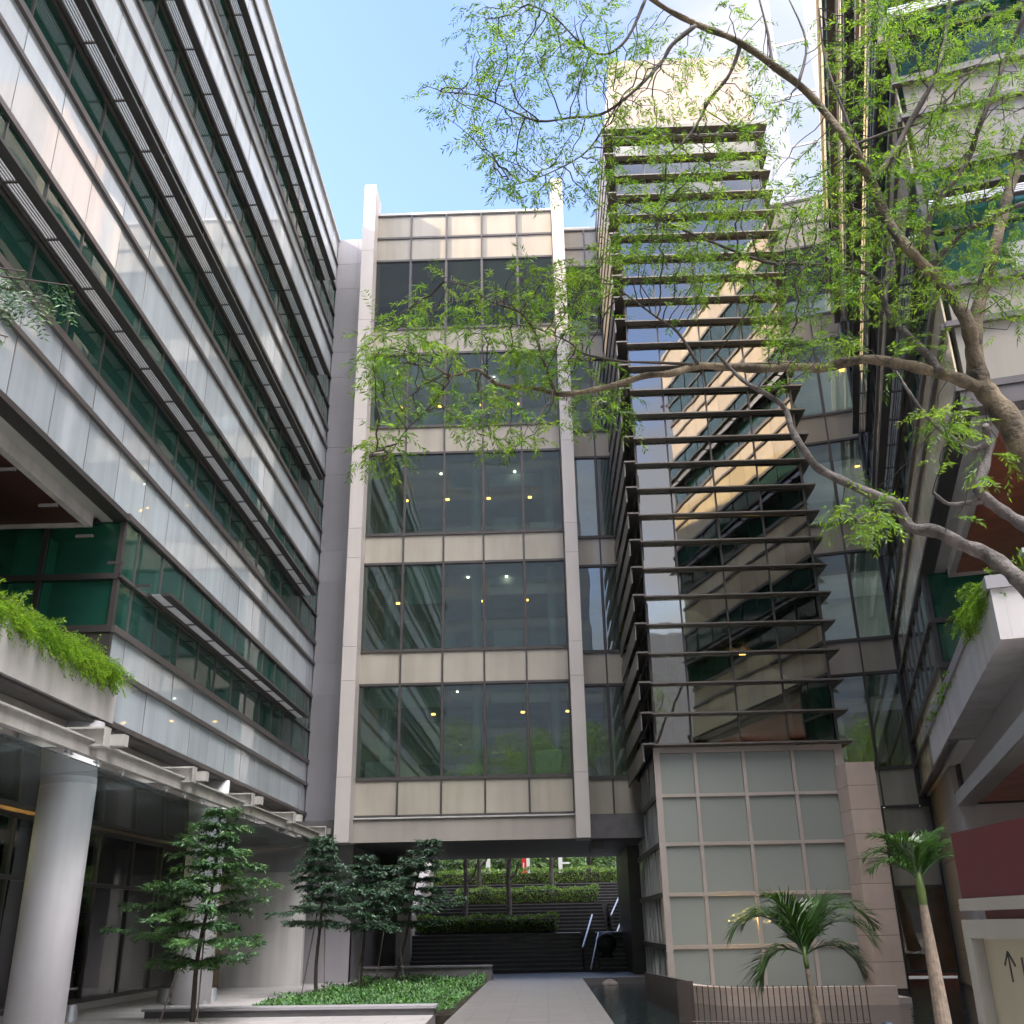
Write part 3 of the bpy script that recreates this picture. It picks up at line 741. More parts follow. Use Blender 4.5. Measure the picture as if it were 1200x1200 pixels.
# ------------------------------------------------------------------ tower
tower = thing('glass_tower', 'narrow glass tower wrapped in stacked dark horizontal fins above a frosted base', 'tower', (6, 33, 0))
TX0, TX1, TY = 3.35, 8.72, 30.0
FZ = [6.42 + .902 * k for k in range(26)]
tcols = [TX0, 4.42, 5.83, 7.25, 8.66]
PT = PB(TY); PTS = lambda u, n, z: Vector((TX0 - n, u, z))
for k, z in enumerate(FZ):
    m = MB(); ov = .34
    m.add([Vector(p) for p in ((TX0 - .05, TY - .22, z + .02), (TX1 + .30, TY - .22, z + .02), (TX1 + .30, TY, z + .02), (TX0 - .05, TY, z + .02),
                               (TX0 - .05, TY - .22, z - .02), (TX1 + .30, TY - .22, z - .02), (TX1 + .30, TY, z - .04), (TX0 - .05, TY, z - .04))],
          [(0, 1, 2, 3), (7, 6, 5, 4), (0, 4, 5, 1), (1, 5, 6, 2), (2, 6, 7, 3), (3, 7, 4, 0)])
    m.add([Vector(p) for p in ((TX0 - .42, TY - .36, z - .02), (TX0 - .055, TY - .36, z - .02), (TX0 - .055, 35.4, z - .02), (TX0 - .42, 35.4, z - .02),
                               (TX0 - .42, TY - .36, z + .03), (TX0 - .055, TY - .36, z + .03), (TX0 - .055, 35.4, z + .03), (TX0 - .42, 35.4, z + .03))],
          [(0, 1, 2, 3), (7, 6, 5, 4), (0, 4, 5, 1), (1, 5, 6, 2), (2, 6, 7, 3), (3, 7, 4, 0)])
    m.add([Vector(p) for p in ((TX0 - .42, TY - .30, z - .50), (TX0 - .38, TY - .30, z - .50), (TX0 - .38, 35.4, z - .50), (TX0 - .42, 35.4, z - .50),
                               (TX0 - .42, TY - .30, z - .022), (TX0 - .38, TY - .30, z - .022), (TX0 - .38, 35.4, z - .022), (TX0 - .42, 35.4, z - .022))],
          [(0, 1, 2, 3), (7, 6, 5, 4), (0, 4, 5, 1), (1, 5, 6, 2), (2, 6, 7, 3), (3, 7, 4, 0)])
    m.box(PW, TX1 + .02, TX1 + .30, TY + .01, 36.5, z - .05, z + .03)
    m.build('sunshade_fin', MT['fin'], tower)
    if k == 25: break
    z2 = FZ[k + 1]
    g = MB()
    for a, b in zip(tcols, tcols[1:]): g.pane(PT, a + .02, b - .02, z + .03, z2 - .05, n=-.02, tilt=.006)
    ys = [30.05, 31.3, 32.6, 33.9, 35.3]
    gs = MB()
    for a, b in zip(ys, ys[1:]): gs.pane(PTS, a + .03, b - .03, z + .04, z2 - .06, n=-.02)
    wn = MB()
    for x in tcols: wn.box(PT, x - .022, x + .022, -.06, .03, z + .021, z2 - .045)
    for y in ys: wn.box(PTS, y - .03, y + .03, -.06, .03, z + .03, z2 - .06)
    wn.box(PT, TX0, tcols[-1] + .03, -.08, -.05, z + .03, z + .07); wn.box(PTS, 30.02, 35.33, -.08, -.05, z + .03, z + .07)
    o = wn.build('window_frame', MT['dark'], tower)
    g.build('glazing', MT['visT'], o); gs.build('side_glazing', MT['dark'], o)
# end blades closing the fins on both sides
m = MB(); m.box(PW, TX0 - .42, TX1 + .38, TY - .38, 37, 29.20, 29.34); m.build('roof', MT['fin'], tower)
m = MB(); m.box(PW, 3.75, 9.6, 33, 38, 29.34, 36.1); m.build('core_wall', MT['core'], tower)
for k, h in enumerate(HB):
    top = (SB + [29.1])[k + 1]
    m = MB(); m.box(PW, TX0 + .15, TX1, TY + .2, 36.5, h + .3, top - .1); m.build('floor_slab', MT['inwhite'], tower)
m = MB(); m.box(PW, TX0 + .2, TX1, 35.0, 35.2, 6.4, 29); m.build('interior_wall', MT['interior'], tower)
for x in (8.15, 3.95):
    m = MB(); m.box(PW, x, x + .3, TY + .35, TY + .65, 6.4, 29.1); m.build('interior_column', mat('pale_green_paint', (.42, .46, .28), .6), tower)
m = MB(); m.box(PW, TX1 - .06, TX1, TY + .05, 36.5, 6.4, 29.1); m.build('side_wall', MT['dark'], tower)
for (x, z) in ((6.5, 9.2), (4.9, 13.7), (7.2, 13.6)):
    m = MB(); m.box(PW, x, x + .18, 32, 32.2, z + .4, z + .48); m.build('downlight', MT['down'], tower)
# frosted base box
BC = [3.36, 4.45, 5.86, 7.28, 8.56]
BZ = [-.1, 1.0, 2.34, 3.67, 5.0, 6.24]
for z0, z1 in zip(BZ, BZ[1:]):
    for a, b in zip(BC, BC[1:]):
        m = MB(); m.pane(PT, a + .06, b - .06, z0 + .05, z1 - .05, n=-.05, t=.03, tilt=.002); m.build('frosted_panel', MT['frost'], tower)
m = MB()
for x in BC[1:-1]: m.box(PT, x - .05, x + .05, -.10, .0, -.15, 6.36)
m.box(PT, 3.26, 3.44, -.10, .0, -.15, 6.36); m.box(PT, 8.50, 8.74, -.10, .0, -.15, 6.36)
for z in BZ[1:-1]:
    for a, b in zip(BC, BC[1:]): m.box(PT, a + (.08 if a == 3.36 else .05), b - .05, -.10, -.003, z - .043, z + .043)
for a, b in zip(BC, BC[1:]): m.box(PT, a + (.08 if a == 3.36 else .05), b - .05, -.10, -.003, 6.2, 6.36)
m.build('base_frame', MT['taupe'], tower)
# base side with slanted white slats
m = MB()
PTS2 = lambda u, n, z: Vector((3.30 - n, u, z))
for z in (.0, 1.0, 2.34, 3.67, 5.0, 6.2): m.box(PTS2, 30.12, 37.5, -.1, .04, z - .07, z + .07)
o = m.build('side_rail_frame', MT['dark'], tower)
m = MB(); m.pane(PTS2, 30.12, 37.5, 0, 6.2, n=-.12, t=.03); m.build('side_glazing', MT['visD'], o)
m = MB(); rr = random.Random(5)
for z0, z1 in zip([0, 1.0, 2.34, 3.67, 5.0], [1.0, 2.34, 3.67, 5.0, 6.2]):
    y = 30.3
    while y < 37.4:
        d = rr.uniform(-.35, .35); w_ = rr.uniform(.03, .07)
        a = [PTS2(y, -.02, z0 + .07), PTS2(y + w_, -.02, z0 + .07), PTS2(y + d + w_, -.02, z1 - .07), PTS2(y + d, -.02, z1 - .07)]
        b = [p + Vector((.03, 0, 0)) for p in a]
        m.add(a + b, [(0, 1, 2, 3), (7, 6, 5, 4), (0, 4, 5, 1), (1, 5, 6, 2), (2, 6, 7, 3), (3, 7, 4, 0)])
        y += rr.uniform(.18, .5)
m.build('side_lattice', MT['softgrey'], tower)
m = MB(); m.box(PW, 3.5, 8.6, 31.6, 31.8, -.1, 6.3); m.build('base_inner_wall', MT['interior'], tower)
m = MB(); m.box(PW, 3.34, 8.72, 30.12, 36.5, 6.30, 6.36); m.build('base_roof', MT['dark'], tower)
# hanging fairy lights behind the frosted panes
fl = thing('light_cluster', 'cluster of tiny golden lamps glowing behind the frosted tower base', 'string lights', (5.5, 30.35, 2.0))
m = MB(); m.tube([(5.5, 30.35, 3.2), (5.5, 30.35, 1.9)], .008, 6); m.tube([(4.9, 30.35, 1.9), (6.1, 30.35, 1.9)], .006, 6); m.build('cable', MT['dark'], fl)
rr = random.Random(3)
for i in range(34):
    p = Vector((5.6 + rr.gauss(0, .28), 30.3 + rr.uniform(-.1, .15), 1.72 + rr.gauss(0, .06) + (rr.uniform(0, .35) if i > 26 else 0)))
    m = MB(); r_ = rr.uniform(.012, .026); m.tube([p - Vector((0, 0, r_)), p, p + Vector((0, 0, r_))], [r_ * .4, r_, r_ * .4], 6); m.build('bulb', MT['goldbulb'] if 'goldbulb' in MT else MT.setdefault('goldbulb', emit('gold_bulb', (1, .6, .15), 45)), fl)

# pink stone pillar beside the base
pp = thing('stone_pillar', 'pink stone clad pillar standing against the frosted tower base', 'pillar', (8.9, 29.2, -.2))
m = MB(); zs = [-.05 + i * .637 for i in range(10)]; zs[-1] = 5.68
for z0, z1 in zip(zs, zs[1:]): m.box(PW, 8.44, 9.24, 28.9, 29.99, z0 + .006, z1 - .006)
m.build('cladding', MT['pink'], pp)
m = MB(); m.box(PW, 8.46, 9.22, 28.92, 29.95, -.3, 5.66); m.build('pillar_core', MT['rust'], pp)

# ------------------------------------------------------------------ ground, paths, water
def sheet(name, pts, z, mt, kind='structure', h=None):
    m = MB(); m.prism([(p[0], p[1], z - (h or .3)) for p in pts], (h or .3))
    o = m.build(name, mt); tag(o, kind=kind); return o
sheet('ground', [(-400, -400), (400, -400), (400, 400), (-400, 400)], -.45, MT['earth'])
sheet('paving', [(-15, -30), (-1.9, -30), (-1.9, 8), (-2.3, 22.8), (-6.6, 23.05), (-5.75, 36.6), (-1.9, 36.6), (-1.9, 40.6), (-10, 42.5), (-15, 42.5)], 0, MT['paving'])
sheet('walkway', [(-1.896, -30), (1.14, -30), (1.14, 36.4), (3.5, 36.4), (3.5, 41.2), (-1.896, 40.6)], .0, MT['walk'])
sheet('plaza_floor', [(1.2, -30), (14, -30), (14, 14), (1.2, 14)], -.05, MT['paving'])
sheet('water', [(1.144, 14.1), (20, 14.1), (20, 36.39), (1.144, 36.39)], -.2, MT['water'], h=.1)
# planting bed
bedpts = [(-2.0, 22.9), (-6.5, 23.1), (-5.7, 36.2), (-1.95, 35.6)]
sheet('planting_bed', bedpts, -.05, MT['soil'])
# low walls
lw = thing('low_wall', 'low grey kerb wall along the near edge of the leafy bed', 'kerb wall', (-4.4, 22.8, 0), 'grey stone kerb walls')
m = MB(); m.prism([(-8.2, 22.55, 0), (-2.28, 22.3, 0), (-2.28, 22.8, 0), (-8.2, 23.05, 0)], .12); m.build('wall', MT['stonegrey'], lw)
m = MB(); m.prism([(-8.25, 22.5, .122), (-2.24, 22.25, .122), (-2.24, 22.85, .122), (-8.25, 23.1, .122)], .05); m.build('coping', MT['grey'], lw)
lw = thing('low_wall', 'long low grey stone bench wall at the back of the leafy bed', 'kerb wall', (-4, 36.3, 0), 'grey stone kerb walls')
m = MB(); m.box(PW, -6.15, -1.80, 35.9, 36.5, -.05, .40); m.build('wall', MT['stonegrey'], lw)
m = MB(); m.box(PW, -6.15, -2.9, 35.85, 36.55, .402, .45); m.box(PW, -2.895, -1.78, 35.85, 36.55, .402, .45); m.build('coping', MT['stonegrey'], lw)

# steps and terraces
def flight(x0, x1, y0, z0, n, rise, run, label):
    t = thing('stone_steps', label, 'steps', ((x0 + x1) / 2, y0, z0), 'black granite steps')
    m = MB(); tr = MB()
    for i in range(n):
        y = y0 + i * run
        m.box(PW, x0, x1, y + .05, y0 + n * run, z0 + i * rise, z0 + (i + 1) * rise - .045)
        tr.box(PW, x0, x1, y, y + run + .04, z0 + (i + 1) * rise - .043, z0 + (i + 1) * rise)
    m.build('riser', MT['stone'], t); tr.build('tread_slat', MT['stonetop'], t)
    return t
flight(-5.6, 1.35, 41.0, 0, 9, .148, .30, 'lowest wide flight of black stone steps at the end of the path')
flight(-5.6, 2.55, 46.4, 1.335, 8, .15, .36, 'middle wide flight of black stone steps between two hedges')
flight(-6.5, 4.6, 51.4, 2.54, 7, .145, .40, 'topmost wide flight of grey steps below the long street hedge')
flight(1.95, 3.0, 41.0, 0, 9, .148, .30, 'narrow lower stair flight beside the dark passage wall')
flight(2.8, 4.6, 46.4, 1.335, 8, .15, .36, 'narrow upper stair flight with steel handrails')
t = thing('stair_wall', 'low black dividing wall beside the lower steel handrail', 'stair wall', (1.6, 42, 0))
m = MB(); m.prism([(1.38, 40.9, 0), (1.92, 40.9, 0), (1.92, 43.7, 0), (1.38, 43.7, 0)], .02)
for i in range(9): m.box(PW, 1.38, 1.92, 41.0 + i * .3, 43.7, .02 + i * .148, .02 + (i + 1) * .148)
m.build('wall', MT['stone'], t)
sheet('landing', [(-8, 43.7), (5, 43.7), (5, 46.4), (-8, 46.4)], 1.332, MT['stonetop'], h=1.33)
sheet('landing', [(-8, 49.28), (6, 49.28), (6, 51.4), (-8, 51.4)], 2.535, MT['stonetop'], h=2.5)
sheet('street', [(-90, 54.2), (90, 54.2), (90, 140), (-90, 140)], 3.555, MT['asphalt'], h=3.9)
t = thing('parapet_wall', 'pale sloping stone parapet climbing beside the black steps behind the trees', 'parapet', (-5.7, 46, 0))
m = MB()
pr = [(42.6, 0), (42.6, 1.2), (54, 4.75), (54, 0)]
a = [Vector((-5.95, y, z)) for y, z in pr]; b = [Vector((-5.62, y, z)) for y, z in pr]
m.add(a + b, [(0, 1, 2, 3), (7, 6, 5, 4), (0, 4, 5, 1), (1, 5, 6, 2), (2, 6, 7, 3), (3, 7, 4, 0)])
m.build('wall', MT['beige'], t)
m = MB(); m.add([p + Vector((dx, 0, dz)) for dz in (.005, .09) for dx, p in ((-.06, a[1]), (.06, b[1]), (.06, b[2]), (-.06, a[2]))],
                [(0, 1, 2, 3), (7, 6, 5, 4), (0, 4, 5, 1), (1, 5, 6, 2), (2, 6, 7, 3), (3, 7, 4, 0)])
m.build('coping', MT['white'], t)

# handrails
def rail(pa, pb, label):
    t = thing('handrail', label, 'handrail', pa, 'steel stair handrails')
    m = MB(); m.tube([pa, pb], .035, 10); m.build('rail', MT['steel'], t)
    pa, pb = Vector(pa), Vector(pb)
    for f in (.12, .88):
        p = pa.lerp(pb, f)
        m = MB(); m.tube([p - Vector((0, 0, .85)), p], .02, 8); m.build('post', MT['dark'], t)
rail((1.34, 41.0, .82), (1.87, 44.0, 1.98), 'sloping steel handrail on the wide lower steps')
rail((1.60, 40.5, .10), (2.05, 43.0, 1.32), 'lowest steel handrail whose foot touches the path')
rail((2.78, 46.5, 1.98), (3.58, 50.0, 3.12), 'topmost steel handrail climbing to the street hedge')
rail((2.86, 44.4, 1.32), (3.75, 49.4, 2.50), 'steel handrail rising above the dark ball')
# dark ball
t = thing('stone_ball', 'dark grey ball on a stubby base standing on the narrow stair', 'ball ornament', (2.28, 42.0, .6))
m = MB(); c = Vector((2.28, 42.0, .95))
for i in range(1): 
    pts = []; rad = []
    for k in range(13):
        a_ = math.pi * k / 12
        pts.append(c + Vector((0, 0, -math.cos(a_) * .38))); rad.append(max(.38 * math.sin(a_), .01))
    m.tube(pts, rad, 24)
m.build('ball', mat('dark_slate', (.05, .055, .06), .5, var=.3, scale=5), t, smooth=True)
m = MB(); m.tube([(2.28, 42, .44), (2.28, 42, .60)], [.26, .2], 18); m.build('base', MT['stone'], t)

# ------------------------------------------------------------------ foliage helpers
def leafq(m, p, d, side, l, w):
    """one folded diamond leaf from p along d"""
    n = d.cross(side)
    a = p + d * (l * .45) + side * (w * .5) + n * (w * .12)
    b = p + d * (l * .45) - side * (w * .5) + n * (w * .12)
    o = len(m.v)
    m.v += [p, a, p + d * l, b]
    m.f.append((o, o + 1, o + 2, o + 3))
def rvec(rr, z=1.):
    while True:
        v = Vector((rr.uniform(-1, 1), rr.uniform(-1, 1), rr.uniform(-1, 1)))
        if .05 < v.length < 1: return Vector((v.x, v.y, v.z * z)).normalized()

# hedges
def hedge(x0, x1, y0, y1, z0, z1, label, seed, mt):
    rr = random.Random(seed)
    t = thing('hedge', label, 'hedge', ((x0 + x1) / 2, y0, z0), 'clipped green hedges on the terraces')
    m = MB()
    n = int((x1 - x0) * 430)
    for i in range(n):
        x = rr.uniform(x0, x1); zt = z1 + .05 * math.sin(x * 2.3 + seed) + .04 * math.sin(x * 6.1)
        if rr.random() < .55: p = Vector((x, y0 + rr.gauss(0, .035), rr.uniform(z0 + .05, zt)))
        else: p = Vector((x, rr.uniform(y0, y1), zt + rr.gauss(0, .035)))
        d = rvec(rr); d.z = abs(d.z) + .1; d.y -= .3; d.normalize()
        leafq(m, p, d, d.orthogonal().normalized(), rr.uniform(.07, .14), rr.uniform(.04, .07))
    m.build('foliage', mt, t, fix=False)
    m = MB(); m.box(PW, x0 + .12, x1 - .12, y0 + .12, y1 - .1, z0, z1 - .16); m.build('stem_mass', MT['twig'], t)
hedge(-5.3, .52, 44.3, 45.1, 1.335, 1.95, 'short lowest clipped hedge on the first dark landing', 1, MT['hedge'])
hedge(-4.2, 2.5, 50.0, 50.9, 2.54, 3.2, 'middle clipped hedge ending before the steel handrail', 2, MT['hedge'])
hedge(-5.5, 5.2, 54.9, 55.9, 3.56, 4.28, 'long topmost clipped hedge along the street edge', 3, MT['hedge'])

# background street trees
def street_tree(x, y, z, h, r, label, seed, n=1500, mt='bgleaf', group='trees along the street beyond the steps'):
    rr = random.Random(seed)
    t = thing('street_tree', label, 'tree', (x, y, z), group)
    m = MB(); pts = [(x, y, z), (x + rr.uniform(-.2, .2), y, z + h * .35), (x + rr.uniform(-.4, .4), y, z + h * .7)]
    m.tube(pts, [.16, .12, .06], 8)
    cl = []
    for i in range(14):
        a_ = rr.uniform(0, 6.28); q = rr.uniform(.3, 1) * r
        c_ = Vector((x + math.cos(a_) * q, y + math.sin(a_) * q, z + h * rr.uniform(.22, .95)))
        cl.append((c_, rr.uniform(.35, .8) * r * .5)); m.tube([Vector(pts[1]).lerp(Vector(pts[2]), rr.random()), c_], [.05, .015], 5)
    m.build('trunk', MT['barkgrey'], t)
    m = MB()
    for i in range(n):
        c_, q = rr.choice(cl); p = c_ + rvec(rr) * q * rr.random() ** .4
        d = rvec(rr); leafq(m, p, d, d.orthogonal().normalized(), rr.uniform(.15, .32), rr.uniform(.08, .14))
    m.build('crown', MT[mt], t, fix=False)
kinds = ['leafy green street tree standing beyond the topmost hedge'] * 3
spots = [(-7, 63), (-4.6, 66), (-2.2, 62.5), (.6, 67), (2.6, 62), (4.8, 66), (6.6, 61.5), (-9.5, 67), (9, 66)]
for i, (x, y) in enumerate(spots):
    street_tree(x, y, 3.56, 5.2 + (i * 37 % 10) * .15, 2.2, kinds[i % 3], 40 + i, 2600)
rr = random.Random(61); m = MB()
for i in range(12000):
    x = rr.uniform(-32, 32); zt = 9.5 + 1.5 * math.sin(x * .5) + 1.0 * math.sin(x * 1.7)
    p = Vector((x, 74 + rr.gauss(0, .8) + .8 * math.sin(x * 1.1), rr.uniform(3.5, zt))); d = rvec(rr)
    leafq(m, p, d, d.orthogonal().normalized(), rr.uniform(.35, .7), rr.uniform(.2, .35))
tag(m.build('treeline', MT['bgleaf'], fix=False), 'dense dark belt of foliage far beyond the street', 'treeline', kind='stuff')
sheet('hill', [(-60, 76), (60, 76), (60, 90), (-60, 90)], 9.0, MT['earth'], h=6)
# bare trunks on the terraces
def thin_tree(x, y, z, h, label, seed, lean):
    rr = random.Random(seed)
    t = thing('terrace_tree', label, 'tree', (x, y, z), 'slim trees growing through the terraces')
    m = MB(); pts = [Vector((x + lean * f * f + rr.uniform(-.04, .04), y, z + h * f)) for f in (0, .15, .3, .45, .6, .8, 1)]
    m.tube(pts, [.12, .11, .10, .09, .08, .06, .04], 8)
    m.tube([pts[2], pts[2] + Vector((.35, 0, .35)), pts[2] + Vector((.5, 0, .8))], [.07, .06, .04], 7)
    m.build('trunk', MT['barkgrey'], t)
    m = MB()
    for i in range(500):
        p = pts[-1] + rvec(rr) * rr.random() ** .4 * 1.3; d = rvec(rr)
        leafq(m, p, d, d.orthogonal().normalized(), rr.uniform(.12, .25), rr.uniform(.06, .1))
    m.build('crown', MT['bgleaf'], t, fix=False)
thin_tree(-3.55, 47.8, 1.9, 5.0, 'slim dark trunk rising from the middle steps nearest the saplings', 1, .15)
thin_tree(-1.65, 48.2, 2.1, 4.6, 'crooked forked trunk rising through the middle hedge', 2, .35)
thin_tree(-3.2, 52.4, 2.9, 4.6, 'short trunk on the upper steps behind the middle hedge', 3, -.1)
thin_tree(.35, 53, 3.1, 4.6, 'pale straight trunk in front of the street hedge', 4, .05)
# street furniture seen over the hedge
t = thing('red_pillar', 'red and white pillar standing behind the street hedge', 'pillar sign', (-1.0, 58, 3.56))
m = MB(); m.box(PW, -1.22, -.98, 58, 58.35, 3.56, 5.3); m.build('red_face', MT['redpaint'], t)
m = MB(); m.box(PW, -.977, -.80, 58, 58.35, 3.56, 5.3); m.box(PW, -1.17, -1.1, 57.985, 57.998, 4.5, 4.8); m.build('white_face', MT['whitepost'], t)
for (px, lab) in ((572, 'white post with cross bar behind the hedge beside the slim trunk'), (657, 'white post with short side arm behind the hedge past the red pillar')):
    p = atY(px, 1020, 58.5)
    t = thing('white_post', lab, 'post', (p.x, 58.5, 3.56), 'white street posts')
    m = MB(); m.box(PW, p.x - .11, p.x + .11, 58.5, 58.7, 3.56, 5.4); m.build('post', MT['whitepost'], t)
    m = MB()
    if px < 600: m.box(PW, p.x - .5, p.x + .6, 58.4, 58.49, 4.42, 4.5)
    else: m.box(PW, p.x + .11, p.x + .5, 58.5, 58.6, 4.72, 4.82)
    m.build('arm', MT['whitepost'], t)

# groundcover
rr = random.Random(11); m = MB()
def inbed(x, y):
    s = True; P = bedpts; c = False; j = 3
    for i in range(4):
        xi, yi = P[i][:2]; xj, yj = P[j][:2]
        if ((yi > y) != (yj > y)) and x < (xj - xi) * (y - yi) / (yj - yi) + xi: c = not c
        j = i
    return c
cnt = 0
while cnt < 21000:
    x, y = rr.uniform(-6.6, -1.9), rr.uniform(22.9, 36.2)
    if not inbed(x, y): continue
    hgt = .12 + .07 * math.sin(x * 3.1 + y * 1.3) + .05 * math.sin(x * 7.7 - y * 3.9)
    p = Vector((x, y, rr.uniform(.0, max(hgt, .03)) + .02)); d = rvec(rr, .6); d.z = abs(d.z); d.normalize()
    sd_ = d.cross(Vector((0, 0, 1)))
    sd_ = sd_.normalized() if sd_.length > .1 else d.orthogonal().normalized()
    leafq(m, p, d, sd_, rr.uniform(.065, .13), rr.uniform(.035, .07)); cnt += 1
g = m.build('groundcover', MT['cover'], fix=False)
tag(g, 'low glossy green groundcover leaves filling the bed beside the path', 'groundcover', kind='stuff')

# saplings
def sapling(x, y, z0, ztop, rad, zlow, label, seed, mt, n_t=11, lean=0.):
    rr = random.Random(seed)
    t = thing('sapling', label, 'tree', (x, y, z0), 'young tiered trees in the planting bed')
    m = MB(); lf = MB()
    H = ztop - z0
    pts = [Vector((x + lean * f + .04 * math.sin(f * 9 + seed), y + .03 * math.cos(f * 7), z0 + H * f)) for f in [i / 10 for i in range(11)]]
    m.tube(pts, [.05 * (1 - .85 * i / 10) + .006 for i in range(11)], 8)
    for k in range(n_t):
        f = (zlow - z0) / H + (1 - (zlow - z0) / H) * (k / (n_t - 1)) ** .9 * .97
        base = pts[min(int(f * 10), 9)].lerp(pts[min(int(f * 10) + 1, 10)], f * 10 % 1)
        span = rad * (1.0 - ((f - .0)) ** 1.8) ** .8 * rr.uniform(.75, 1.1) + .15
        if k == 0: span *= .7
        nb = rr.randint(6, 8)
        a0 = rr.uniform(0, 6.28)
        for b in range(nb):
            a_ = a0 + b * 6.283 / nb + rr.uniform(-.3, .3)
            L_ = span * rr.uniform(.38, 1.2); up = rr.uniform(-.02, .28)
            d = Vector((math.cos(a_), math.sin(a_), up)).normalized()
            q = [base + d * (L_ * s) + Vector((0, 0, -.10 * L_ * (s ** 2))) for s in (0, .3, .6, 1)]
            m.tube(q, [.014, .010, .007, .003], 5)
            # secondary sprays, horizontal plates
            ns = int(4 + L_ * 10)
            for s_ in range(ns):
                s = .15 + .85 * (s_ + rr.random()) / ns
                pb = q[0].lerp(q[1], s / .3) if s < .3 else (q[1].lerp(q[2], (s - .3) / .3) if s < .6 else q[2].lerp(q[3], (s - .6) / .4))
                for sg in (-1, 1):
                    ang = a_ + sg * rr.uniform(.35, 1.2)
                    l2 = rr.uniform(.16, .34) * (1.1 - .4 * s)
                    d2 = Vector((math.cos(ang), math.sin(ang), rr.uniform(-.55, .65))).normalized()
                    for j in range(5):
                        pp_ = pb + d2 * (l2 * (j + .3) / 5) + Vector((0, 0, -.04 * j * j / 16))
                        for s2 in (-1, 1):
                            an = ang + s2 * rr.uniform(.4, 1.1)
                            dl = Vector((math.cos(an), math.sin(an), rr.uniform(-.95, .25))).normalized()
                            sv = (dl.cross(Vector((0, 0, 1))).normalized() + rvec(rr) * .5).normalized()
                            leafq(lf, pp_, dl, sv, rr.uniform(.08, .15), rr.uniform(.030, .052))
    m.build('trunk', MT['twig'], t); lf.build('crown', mt, t, fix=False)
sapling(-6.95, 21.6, .0, 4.0, 1.75, 1.05, 'largest dark green sapling rising in front of the white column', 21, MT['leafdk'], 11, .28)
sapling(-6.15, 29.4, -.05, 4.0, 1.6, 1.75, 'bluish sapling beside the white end wall with two stakes', 22, MT['leafbl'], 9)
sapling(-5.25, 31.2, -.05, 3.6, 1.6, 1.7, 'lower sapling between its two taller neighbours', 23, MT['leafbl'], 8)
sapling(-4.65, 33.4, -.05, 4.2, 2.15, 1.75, 'broad bluish sapling closest to the path', 24, MT['leafbl'], 9, .95)
def stake(pa, pb, label):
    t = thing('support_stake', label, 'stake', (pa[0], pa[1], 0), 'thin stakes propping the saplings')
    m = MB(); m.tube([pa, pb], .016, 6); m.build('pole', MT['pole'], t)
    m = MB(); p = Vector(pa).lerp(Vector(pb), .93); m.tube([p, p + Vector((0, 0, .06))], .022, 6); m.build('tie', MT['ink'], t)
stake((-6.75, 21.4, 0), (-6.82, 21.6, 2.0), 'upright stake close beside the largest sapling trunk')
stake((-7.5, 21.5, 0), (-7.05, 21.6, 1.9), 'stake leaning towards the largest sapling from the columns side')
stake((-6.5, 29.2, 0), (-6.22, 29.4, 2.1), 'leaning stake of the sapling by the white end wall')
stake((-5.85, 29.0, 0), (-6.02, 29.4, 2.2), 'upright pale stake of the sapling by the white end wall')
stake((-5.25, 30.8, 0), (-5.3, 31.2, 2.0), 'stake of the lower middle sapling')
stake((-4.25, 33.0, 0), (-4.62, 33.4, 2.0), 'leaning stake of the broad sapling near the path')
stake((-5.15, 33.0, 0), (-4.92, 33.4, 2.0), 'stake crossing the pale pier behind the broad sapling')

# uplights
proto = None
for (px, py, lab) in ((190, 1174, 'silver uplight bucket at the shopfront side of the second column'), (235, 1177, 'silver uplight bucket in front of the second column'),
                      (247, 1173, 'silver uplight bucket on the garden side of the second column'), (81, 1197, 'silver uplight bucket on the garden side of the big column'), (48, 1199, 'silver uplight bucket in front of the big column')):
    p = atZ(px, py, .0)
    if proto is None:
        t = thing('uplight', lab, 'lamp', (0, 0, 0), 'silver bucket uplights round the columns')
        m = MB(); m.tube([(0, 0, 0), (0, 0, .28), (0, 0, .30), (0, 0, .30), (0, 0, .26)], [.15, .115, .115, .09, .085], 20); m.build('body', MT['silver'], t)
        m = MB(); m.tube([(0, 0, .262), (0, 0, .27)], [.084, .084], 16); m.build('lens', MT['softgrey'], t)
        proto = t
    else:
        t = copy_tree(proto); t['label'] = lab
    t.location = p

# trailing ferns
def ferns(name, label, pts, n, seed, L0, drop, out):
    rr = random.Random(seed); m = MB()
    for i in range(n):
        p = pts(rr); o = out(rr)
        L_ = rr.uniform(*L0); q = []; d = (o + Vector((0, 0, rr.uniform(.5, 1.1))) + rvec(rr) * .35).normalized(); c_ = p.copy()
        for s in range(9):
            q.append(c_.copy()); c_ = c_ + d * (L_ / 9); d = (d + Vector((0, 0, -drop * rr.uniform(.7, 1.2))) ).normalized()
        for a_, b_ in zip(q, q[1:]):
            dd = (b_ - a_).normalized()
            for j in range(3):
                pp_ = a_.lerp(b_, j / 3); s_ = dd.cross(rvec(rr)); s_.normalize()
                leafq(m, pp_, (s_ + dd * .8).normalized(), dd.cross(s_).normalized(), rr.uniform(.05, .09), rr.uniform(.018, .03))
                leafq(m, pp_, (dd * .8 - s_).normalized(), dd.cross(s_).normalized(), rr.uniform(.05, .09), rr.uniform(.018, .03))
    o = m.build(name, MT['fern'], fix=False)
    return tag(o, label, 'fern', kind='stuff')
ferns('trailing_fern', 'bright green feathery fern spilling over the white terrace trough by the dark glazing',
      lambda r: PL(r.triangular(9.5, 18.9, 18.6), r.uniform(-.6, .02), 6.05), 1500, 5, (.45, .95), .34, lambda r: Vector((r.uniform(.1, .8), r.uniform(-.5, .5), 0)))
